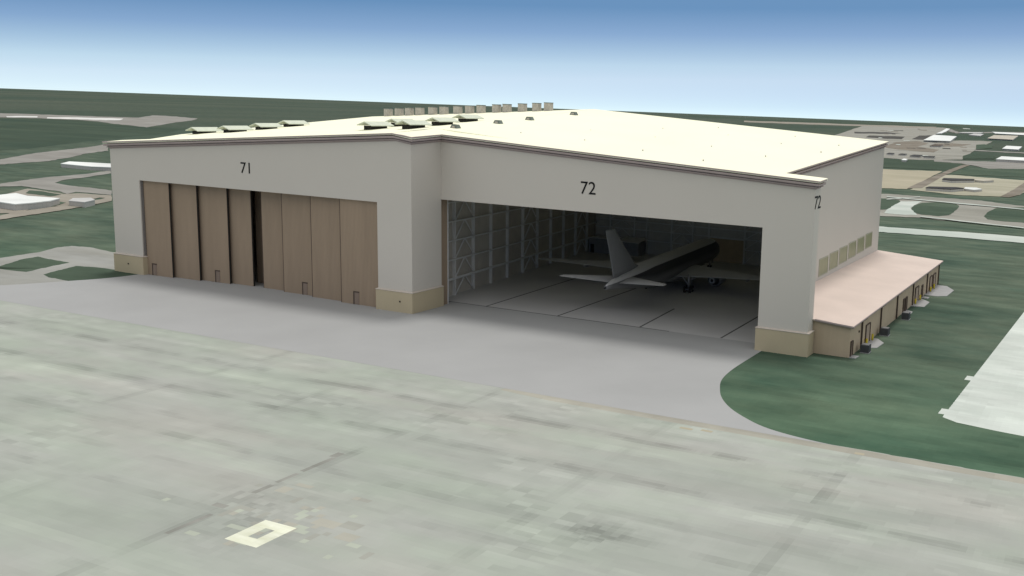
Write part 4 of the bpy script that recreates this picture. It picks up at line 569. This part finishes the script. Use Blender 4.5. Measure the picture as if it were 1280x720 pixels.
def hatch():
    m=MB(); m.loops([(-.85,-.7,-.1),(.85,-.7,-.1),(.85,.7,-.1),(-.85,.7,-.1)],[(-.5,-.45,.75),(.5,-.45,.75),(.5,.45,.75),(-.5,.45,.75)])
    o=m.build('roof_hatch',M['vent_top'],H); MB().box(-.32,.32,-.66,-.55,.15,.5).build('louvre',M['vent'],o); return o
hp=hatch(); first=True
for x,y in ((-2.4,14.9),(-4.0,30.2),(-5.6,43.6),(-8.4,66)):
    o=hp if first else copy_tree(hp,H); first=False; o.location=(x,y,roof_z(x,y))
def fan():
    o=MB().box(-.85,.85,-.85,.85,-.2,1.95).build('exhaust_vent',M['vent'],H)
    MB().box(-.88,.88,-.88,.88,1.95,2.12).build('cowl',M['vent_top'],o); return o
fp=fan(); first=True
for x in (-78.6,-74.9,-71.4,-67.9,-63.6,-59.9,-55.4,-51.6,-48.0,-43.1,-39.9,-35.2,-30.9,-27.4):
    o=fp if first else copy_tree(fp,H); first=False; o.location=(x,85.5,roof_z(x,85.5))
# small pipe flashings dotted over the right slope
pp=MB().cyl((0,0,-.05),(0,0,.32),.13,.1,8).build('roof_pipe',M['vent'],H); first=True
for x,y in ((8,20),(20,22),(33,19),(45,17),(12,38),(25,40),(38,37),(50,33),(18,58),(32,60),(45,56),(55,50),(54,66),(24,74),(42,74)):
    o=pp if first else copy_tree(pp,H); first=False; o.location=(x,y,roof_z(x,y))
# indoor steel frame of bay 72
def wallx(y): return -4.4-(y-13.5)*(9.3/73)
girts=(3.3,6.85,10.4,13.95,17.5,21)
ys=[17.3+7*i for i in range(10)]
for i,y in enumerate(ys):
    MB().box(wallx(y)+.02,wallx(y)+.6,y-.15,y+.15,0,26).build('column',M['steel'],H)
for k,z in enumerate(girts):
    w=.4 if k==0 else .24
    MB().bar((wallx(13.8)+.62,13.8,z),(wallx(86)+.62,86,z),.34,w).build('girt',M['steel'],H)
MB().box(wallx(14.5)+.05,wallx(14.5)+.75,14.2,14.55,0,26).build('column',M['steel'],H)
for i in (0,4,8):
    y0,y1=ys[i],ys[i]+7 if i<9 else 86
    zz=(0,)+girts
    for a,b in zip(zz,zz[1:]):
        ym=(y0+y1)/2
        for q in (y0,y1):
            MB().bar((wallx(q)+.5,q,a),(wallx(ym)+.5,ym,b),.18,.18).build('brace',M['steel'],H)
bx=(-9,-2.2,1.2,8,13.6,17.9,27.1,34,41,48,55)
for x in bx: MB().box(x-.22,x+.22,85.7,86.18,0,26).build('column',M['steel'],H)
for k,z in enumerate((3.45,5.95,7.95,10.4,13.95,17.5)):
    if z<5.9:
        MB().box(-13.2,18.6,85.55,85.8,z-.13,z+.13).build('girt',M['steel'],H); MB().box(27.3,58,85.55,85.8,z-.13,z+.13).build('girt',M['steel'],H)
    else: MB().box(-13.2,58,85.55,85.8,z-.13,z+.13).build('girt',M['steel'],H)
for x0,x1 in ((-9,-2.2),(8,13.6),(27.1,34)):
    zz=(0,3.45,5.95,7.95,10.4)
    for a,b in zip(zz,zz[1:]):
        for q in (x0,x1): MB().bar((q,85.6,a),((x0+x1)/2,85.6,b),.18,.18).build('brace',M['steel'],H)
sh=MB().box(18.2,26.9,85.9,86.15,0,5.6).build('roller_door',M['shutter'],H); sh['label']='tan roller door in the back wall of the open bay'
MB().box(18.0,27.1,85.6,86.12,5.6,5.95).build('lintel',M['steel'],sh)
# light sheets between the girts of the dividing wall
for y in ys[1:9]: pass

# ------------------------------------------------------------------ equipment enclosures at the back of bay 72
def shed(name,label,x0,x1,y0,y1,h,slope=0):
    r=empty(name,((x0+x1)/2,(y0+y1)/2,.02),label=label,cat='enclosure')
    hx=(x1-x0)/2; hy=(y1-y0)/2
    MB().box(-hx,hx,-hy,hy,0,h).build('wall',M['cage'],r)
    m=MB(); m.loops([(-hx-.15,-hy-.15,h),(hx+.15,-hy-.15,h),(hx+.15,hy+.15,h+slope),(-hx-.15,hy+.15,h+slope)],[(-hx-.15,-hy-.15,h+.15),(hx+.15,-hy-.15,h+.15),(hx+.15,hy+.15,h+slope+.15),(-hx-.15,hy+.15,h+slope+.15)])
    m.build('roof',M['steel'],r)
    d=MB().box(-hx+.5,-hx+1.5,-hy-.05,-hy+.01,0,2.1).build('door',M['mon_base'],r)
shed('office_enclosure','dark boxy enclosure in the back left corner of the open bay',-11.8,-5.2,80,84.5,3.6)
shed('office_enclosure','dark enclosure with a sloping top behind the aircraft tail fin',-3.9,1.4,81,85,3.2,.7)

# ------------------------------------------------------------------ annex along the right wall
A=empty('annex_building',(65.5,48,0),label='low tan annex with pinkish roof along the right side of the hangar',cat='annex'); A.location=(0,0,0)
m=MB(); m.prism([(58.75,10.9,5.65),(72.6,10.9,4.7),(72.6,86.4,4.7),(58.75,86.4,5.65)],0,None).build('wall',M['annex_wall'],A)
ar=MB(); ar.loops([(58.52,10.2,5.75),(73.2,10.2,4.82),(73.2,88,4.82),(58.52,88,5.85)],[(58.52,10.2,5.95),(73.2,10.2,5.02),(73.2,88,5.02),(58.52,88,6.05)])
aroof=ar.build('roof',M['annex_roof'],A)
MB().rings(sweep([(67.2,10.6,5.45),(72.85,10.6,5.0),(72.85,87.9,5.0)],[(-.02,-.02),(.42,-.02),(.42,-.22),(.24,-.40),(-.02,-.42)]),True,False).build('eave_moulding',M['fascia'],A)
for y in (17.7,30.8,43.6,58,72.6,86.2):
    m=MB(); m.box(72.62,72.86,y-.11,y+.11,0.02,4.55); m.box(72.62,72.98,y+.0,y+2.2,4.42,4.58); m.build('downspout',M['annex_trim'],A)
def adoor(y,w,h,mat='annex_door'):
    d=MB().box(72.60,72.68,y-w/2,y+w/2,.02,h).build('door',M[mat],A)
    f=MB(); f.box(72.60,72.80,y-w/2-.12,y-w/2,.02,h+.12); f.box(72.60,72.80,y+w/2,y+w/2+.12,.02,h+.12); f.box(72.60,72.80,y-w/2,y+w/2,h,h+.12); f.build('frame',M['annex_trim'],d)
    return d
M['rolldoor']=surface('pinkish roller door',(.42,.33,.25,1),.05,.9,.8)
adoor(11.9,1.0,2.3); adoor(21.9,2.6,3.1,'rolldoor')
adoor(49.8,1.0,2.6); adoor(52.0,1.0,2.6); adoor(62.0,3.0,3.0,'rolldoor'); adoor(67.7,1.0,2.5); adoor(77.2,2.6,3.0,'rolldoor'); adoor(81.3,2.4,3.0,'rolldoor')
MB().box(72.6,72.75,16,16.35,2.9,3.2).build('wall_lamp',M['annex_trim'],A)
for q in (((72.6,20.6),(72.6,18.6),(73.4,18.4),(74.9,19.3),(75.1,23.2),(73.6,25.6),(72.6,25.8)),((72.6,57),(75.1,57.6),(75.1,63.2),(73,66),(72.6,66)),((72.6,70.6),(75.2,70.6),(77.0,72.2),(77.2,79.8),(75,84.3),(72.6,84.6)),
          ((72.6,10.9),(73.6,10.9),(73.8,12.6),(72.6,12.6)),((72.6,48.0),(74.2,48.1),(74.1,51.5),(72.6,53)),((72.6,66.9),(74.1,66.9),(74.1,68.6),(72.6,69.2))):
    struct('concrete_pad',MB().prism(q,0,.09),M['pad'])
def bollard(x,y,lab):
    r=empty('bollard',(x,y,0),label=lab,cat='bollard',group='yellow bollards by the annex doors')
    MB().cyl((0,0,0),(0,0,1.05),.17,n=12).build('post',M['bollard'],r)
    MB().cyl((0,0,1.05),(0,0,1.16),.17,.07,n=12).build('cap',M['bollard'],r)
for x,y,l in ((73.0,20.2,'yellow bollard on the annex pad nearest the camera, left of its roller door'),(73.0,24.1,'yellow bollard on the annex pad nearest the camera, right of its roller door'),
              (73.0,59.6,'yellow bollard on the middle pad of the annex, left of its roller door'),(73.0,64.3,'yellow bollard on the middle pad of the annex, right of its roller door'),
              (73.1,75.2,'yellow bollard on the farthest pad of the annex, the nearer of its two'),(73.1,79.2,'yellow bollard on the farthest pad of the annex, between its two roller doors')):
    bollard(x,y,l)
def unit(x,y,lab):
    r=empty('cooling_unit',(x,y,0),label=lab,cat='cooling unit',group='dark cooling units on the grass by the annex')
    MB().box(-.65,.65,-.75,.75,.1,1.25).build('housing',M['unit'],r)
    MB().box(-.72,.72,-.82,.82,0,.1).build('base',M['pad'],r)
    MB().box(-.55,.55,-.6,.6,1.25,1.33).build('grille',M['metal'],r)
for x,y,l in ((73.95,15.7,'dark cooling unit on the grass by the front corner of the annex'),(73.9,29.2,'dark cooling unit standing alone on the grass beside the blank annex wall'),(74.3,44.2,'dark cooling unit beside the small pad of the paired annex doors')):
    unit(x,y,l)

# ------------------------------------------------------------------ airliner
P=empty('airliner',(26.1,45,.02),R(5.7),label='large grey twin engine airliner parked nose in inside the open bay',cat='aircraft')
def ring(s,hw,hh,zc,n=40):
    return [(hw*math.sin(2*math.pi*i/n),34-s,zc+hh*math.cos(2*math.pi*i/n)) for i in range(n)]
ST=[(0,.06,.06,3.75),(.35,.62,.6,3.8),(1.1,1.1,1.08,3.95),(2.2,1.55,1.6,4.2),(3.6,1.95,2.08,4.5),(5.4,2.28,2.45,4.72),(7.6,2.47,2.66,4.8),(9.5,2.52,2.7,4.82),(20,2.52,2.7,4.82),(32,2.52,2.7,4.82),(42,2.52,2.7,4.82),(46,2.46,2.55,4.93),(50,2.2,2.2,5.15),(54,1.8,1.8,5.35),(58,1.32,1.34,5.5),(61.5,.85,.9,5.55),(64,.5,.52,5.55),(65.2,.28,.3,5.5)]
m=MB(); m.rings([ring(*s) for s in ST]); fus=m.build('fuselage',M['fuselage_shading'],P)
MB().cyl((0,34-65.15,5.5),(0,34-65.5,5.5),.2,.16,12).build('exhaust',M['dark'],fus)
m=MB(); m.rings([[(x*.98,y,z*.6+.0) for x,y,z in ring(s,a,b,zc)] for s,a,b,zc in ((17.5,.3,.3,4.6),(20,2.0,1.0,4.4),(24,2.55,1.5,4.2),(33,2.55,1.5,4.2),(37,1.9,1.0,4.4),(39.5,.3,.3,4.8))]); m.build('belly_fairing',M['plane'],fus)
cw=MB()
for s in (-1,1):
    for k in range(3):
        a=.25+k*.42; cw.loops([(s*(.12+k*.5),34-2.9+k*-.05-.0,5.75-k*.12),(s*(.55+k*.48),34-3.0-k*.25,5.7-k*.14),(s*(.55+k*.44),34-3.25-k*.25,6.15-k*.17),(s*(.12+k*.46),34-3.3-k*.1,6.2-k*.1)],[(s*(.12+k*.5),34-2.85-k*.05,5.78-k*.12),(s*(.55+k*.5),34-2.93-k*.25,5.73-k*.14),(s*(.57+k*.46),34-3.18-k*.25,6.18-k*.17),(s*(.12+k*.48),34-3.22-k*.1,6.23-k*.1)])
cw.build('cockpit_window',M['dark'],fus)
def airfoil(le,te,z,t,l,n=9):
    c=te-le; top=[];bot=[]
    for i in range(n):
        u=i/(n-1); u=u*u*(3-2*u)
        th=t*c*2.6*(math.sqrt(max(u,0))*(1-u))*.55
        top.append((l,34-(le+c*u),z+th)); bot.append((l,34-(le+c*u),z-th*.6))
    return top+bot[1:-1][::-1]
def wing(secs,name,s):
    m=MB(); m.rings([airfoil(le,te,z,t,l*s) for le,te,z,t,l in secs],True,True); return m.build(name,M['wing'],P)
for s in (-1,1):
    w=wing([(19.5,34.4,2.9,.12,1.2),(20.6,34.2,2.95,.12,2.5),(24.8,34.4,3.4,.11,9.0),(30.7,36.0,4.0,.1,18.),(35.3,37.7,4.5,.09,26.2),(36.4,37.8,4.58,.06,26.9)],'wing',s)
    for l,te,z in ((5.5,34.4,2.95),(11.5,34.9,3.4),(17.,35.8,3.8)):
        m=MB(); m.rings([[(s*l+r*.55*math.sin(a*math.pi/4),34-(te-3.2+d),z-.12+r*math.cos(a*math.pi/4)) for a in range(8)] for d,r in ((0,.06),(.8,.3),(2.4,.34),(4.2,.05))]); m.build('flap_fairing',M['dark' if False else 'cage'],w)
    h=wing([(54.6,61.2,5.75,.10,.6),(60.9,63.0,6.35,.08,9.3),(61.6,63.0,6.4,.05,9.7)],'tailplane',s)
    # engine
    e=empty('engine',(s*7.9,34-23,1.8)); e.parent=P
    m=MB(); n=28
    m.rings([[(r*math.sin(2*math.pi*i/n),-d,r*math.cos(2*math.pi*i/n)) for i in range(n)] for d,r in ((.5,1.18),(0,1.30),(.25,1.46),(1.5,1.60),(3.2,1.55),(4.4,1.30),(4.35,1.18),(3.6,1.22))],False); m.build('nacelle',M['plane'],e)
    m=MB(); m.rings([[(r*math.sin(2*math.pi*i/n),-d,r*math.cos(2*math.pi*i/n)) for i in range(n)] for d,r in ((2.6,1.2),(3.6,.95),(5.2,.72),(5.9,.60))]); m.build('core',M['metal'],e)
    m=MB(); m.rings([[(r*math.sin(2*math.pi*i/n),-d,r*math.cos(2*math.pi*i/n)) for i in range(n)] for d,r in ((5.7,.4),(6.5,.08))]); m.build('exhaust_cone',M['dark'],e)
    m=MB(); m.cyl((0,-.7,0),(0,-.75,0),1.15,n=28); m.build('fan',M['dark'],e)
    m=MB(); m.loops([(-.2,-1.0,1.3),(.2,-1.0,1.3),(.15,-7,.9),(-.15,-7,.9)],[(-.15,-3,1.55),(.15,-3,1.55),(.12,-7,1.5),(-.12,-7,1.5)]); m.build('pylon',M['plane'],e)
m=MB(); 
def finsec(le,te,z,t): return [(q[2]-0.0,q[1],z) for q in [(0,p[1],(p[2])) for p in airfoil(le,te,0,t,0)]]
m.rings([finsec(47.5,62.0,6.6,.05),finsec(51.5,62.3,7.7,.085),finsec(57.3,64.0,11.8,.08),finsec(61.4,65.6,15.1,.07),finsec(62.1,65.6,15.35,.04)]); m.build('tail_fin',M['plane'],P)
def wheel(parent,x,y,r,w):
    t=MB(); t.rings([[(x+d,y+q*math.sin(2*math.pi*i/20),r+q*math.cos(2*math.pi*i/20)) for i in range(20)] for d,q in ((-w/2,r*.8),(-w*.32,r),(w*.32,r),(w/2,r*.8))]); o=t.build('wheel',M['tyre'],parent)
    MB().cyl((x-w/2-.02,y,r),(x+w/2+.02,y,r),r*.5,n=14).build('hub',M['metal'],o)
for s in (-1,1):
    g=empty('main_gear',(s*4.65,0,0)); g.parent=P
    MB().cyl((0,0,.6),(0,0,3.6),.2,.26,14).build('strut',M['metal'],g)
    m=MB(); m.bar((0,-.75,.6),(0,.75,.6),.22,.22); m.cyl((-.6,-.75,.6),(.6,-.75,.6),.1,n=10); m.cyl((-.6,.75,.6),(.6,.75,.6),.1,n=10); m.build('bogie',M['metal'],g)
    MB().bar((s*.1,0,1.3),(-s*1.6,0,3.3),.14).build('side_brace',M['metal'],g)
    m=MB(); m.box(s*.42-.03,s*.42+.03,-.7,.7,1.6,3.2); m.build('gear_door',M['plane'],g)
    for x in (-.57,.57):
        for y in (-.75,.75): wheel(g,x,y,.6,.42)
g=empty('nose_gear',(0,29.3,0)); g.parent=P
MB().cyl((0,0,.45),(0,0,2.6),.13,.17,12).build('strut',M['metal'],g)
for s in (-1,1):
    wheel(g,s*.32,0,.47,.3)
    MB().box(s*.5-.02,s*.5+.02,-.6,.9,1.4,2.3).build('gear_door',M['plane'],g)

# ------------------------------------------------------------------ far buildings
for lab,mat,wall,h,q in FAR_BUILDINGS:
    cx=sum(p[0] for p in q)/len(q); cy=sum(p[1] for p in q)/len(q)
    r=empty('far_shed' if h<2.1 else 'far_building',(cx,cy,0),label=lab,cat='building')
    l=[(p[0]-cx,p[1]-cy) for p in q]
    MB().prism([(a*.985,b*.985) for a,b in l],0,h-.3).build('wall',M[wall],r)
    MB().prism(l,h-.3,h).build('roof',M[mat],r)

# ------------------------------------------------------------------ camera
fw=Vector((-0.38719485,0.90778719,-0.16125309)); rt=Vector((0.91669958,0.39775917,0.03807259)); up=Vector((-0.09870171,0.13307913,0.98617844))
cam=bpy.data.cameras.new('camera'); co=bpy.data.objects.new('camera',cam); COL.objects.link(co)
mat=Matrix((( rt.x,up.x,-fw.x,107.48297581),(rt.y,up.y,-fw.y,-129.37154632),(rt.z,up.z,-fw.z,36.0),(0,0,0,1)))
co.matrix_world=mat
cam.sensor_width=36; cam.lens=1220.409/1280*36; cam.shift_x=-234.181/1280; cam.shift_y=-24.106/1280
cam.clip_start=.5; cam.clip_end=60000
scene.camera=co

# ------------------------------------------------------------------ light
TINT=[(.035,(.47,.41,.325)),(.086,(.50,.425,.333)),(.164,(.55,.458,.345)),(.234,(.515,.455,.34)),(.311,(.395,.38,.31)),(.387,(.28,.30,.28)),(.515,(.16,.22,.23))]
FILL_CLOUD=(7.4,7.2,6.9,1)
SUN_EL=R(76); SUN_AZ=R(-14)    # high, behind the hangar
az_dir=Vector((math.sin(SUN_AZ)*math.cos(SUN_EL),math.cos(SUN_AZ)*math.cos(SUN_EL),math.sin(SUN_EL)))
sl=bpy.data.lights.new('sun','SUN'); sl.energy=1.6; sl.angle=R(14); sl.color=(1,.965,.91)
so=bpy.data.objects.new('sun',sl); COL.objects.link(so); so.rotation_euler=(-az_dir).to_track_quat('-Z','Y').to_euler(); so.location=(0,0,200)
w=bpy.data.worlds.new('World'); scene.world=w; w.use_nodes=True; t=w.node_tree
bg=t.nodes['Background']; sky=t.nodes.new('ShaderNodeTexSky'); sky.sky_type='NISHITA'; sky.sun_disc=False
sky.sun_elevation=SUN_EL; sky.sun_rotation=SUN_AZ; sky.altitude=0; sky.air_density=1.; sky.dust_density=.6; sky.ozone_density=1.
tc=t.nodes.new('ShaderNodeTexCoord'); sp=t.nodes.new('ShaderNodeSeparateXYZ'); cb=t.nodes.new('ShaderNodeCombineXYZ')
t.links.new(tc.outputs['Generated'],sp.inputs[0])
a1=t.nodes.new('ShaderNodeMath'); a1.operation='MULTIPLY_ADD'; a1.inputs[1].default_value=6.; a1.inputs[2].default_value=.20
t.links.new(sp.outputs['Z'],a1.inputs[0]); t.links.new(sp.outputs['X'],cb.inputs[0]); t.links.new(sp.outputs['Y'],cb.inputs[1]); t.links.new(a1.outputs[0],cb.inputs[2])
nm=t.nodes.new('ShaderNodeVectorMath'); nm.operation='NORMALIZE'; t.links.new(cb.outputs[0],nm.inputs[0]); t.links.new(nm.outputs[0],sky.inputs[0])
# tint the low sky a little, and add unseen white cloud above the frame for neutral fill
def rampnode(stops):
    r=t.nodes.new('ShaderNodeValToRGB'); el=r.color_ramp.elements
    while len(el)<len(stops): el.new(.5)
    for e_,(p_,c_) in zip(el,stops): e_.position=p_; e_.color=tuple(c_)+(1,)
    return r
zs=t.nodes.new('ShaderNodeMath'); zs.operation='MULTIPLY_ADD'; zs.inputs[1].default_value=5.; zs.inputs[2].default_value=.022; dt=t.nodes.new('ShaderNodeVectorMath'); dt.operation='DOT_PRODUCT'; dt.inputs[1].default_value=(-.0275,-.0119,1.); t.links.new(tc.outputs['Generated'],dt.inputs[0])
t.links.new(dt.outputs['Value'],zs.inputs[0])
tr=rampnode(TINT); t.links.new(zs.outputs[0],tr.inputs[0])
mx=t.nodes.new('ShaderNodeMix'); mx.data_type='RGBA'; mx.blend_type='MULTIPLY'; mx.inputs['Factor'].default_value=1.
t.links.new(sky.outputs[0],mx.inputs['A']); t.links.new(tr.outputs[0],mx.inputs['B'])
m2=t.nodes.new('ShaderNodeVectorMath'); m2.operation='SCALE'; m2.inputs['Scale'].default_value=4.; t.links.new(mx.outputs['Result'],m2.inputs[0])
cn=t.nodes.new('ShaderNodeTexNoise'); cn.inputs['Scale'].default_value=2.2; cn.inputs['Detail'].default_value=5; t.links.new(tc.outputs['Generated'],cn.inputs['Vector'])
ce=t.nodes.new('ShaderNodeMapRange'); ce.interpolation_type='SMOOTHSTEP'; ce.inputs['From Min'].default_value=.16; ce.inputs['From Max'].default_value=.42; t.links.new(sp.outputs['Z'],ce.inputs['Value'])
cf=t.nodes.new('ShaderNodeMapRange'); cf.inputs['From Min'].default_value=.3; cf.inputs['From Max'].default_value=.6; cf.inputs['To Min'].default_value=.65; cf.inputs['To Max'].default_value=1.; t.links.new(cn.outputs['Fac'],cf.inputs['Value'])
cm=t.nodes.new('ShaderNodeMath'); cm.operation='MULTIPLY'; t.links.new(ce.outputs['Result'],cm.inputs[0]); t.links.new(cf.outputs['Result'],cm.inputs[1])
m3=t.nodes.new('ShaderNodeMix'); m3.data_type='RGBA'; t.links.new(cm.outputs[0],m3.inputs['Factor']); t.links.new(m2.outputs[0],m3.inputs['A']); m3.inputs['B'].default_value=FILL_CLOUD
t.links.new(m3.outputs['Result'],bg.inputs['Color']); bg.inputs['Strength'].default_value=.12
scene.view_settings.view_transform='Standard'; scene.view_settings.look='None'; scene.view_settings.exposure=0; scene.view_settings.gamma=1
scene.view_settings.use_curve_mapping=False
scene.render.engine='CYCLES'
scene.cycles.max_bounces=12; scene.cycles.diffuse_bounces=9
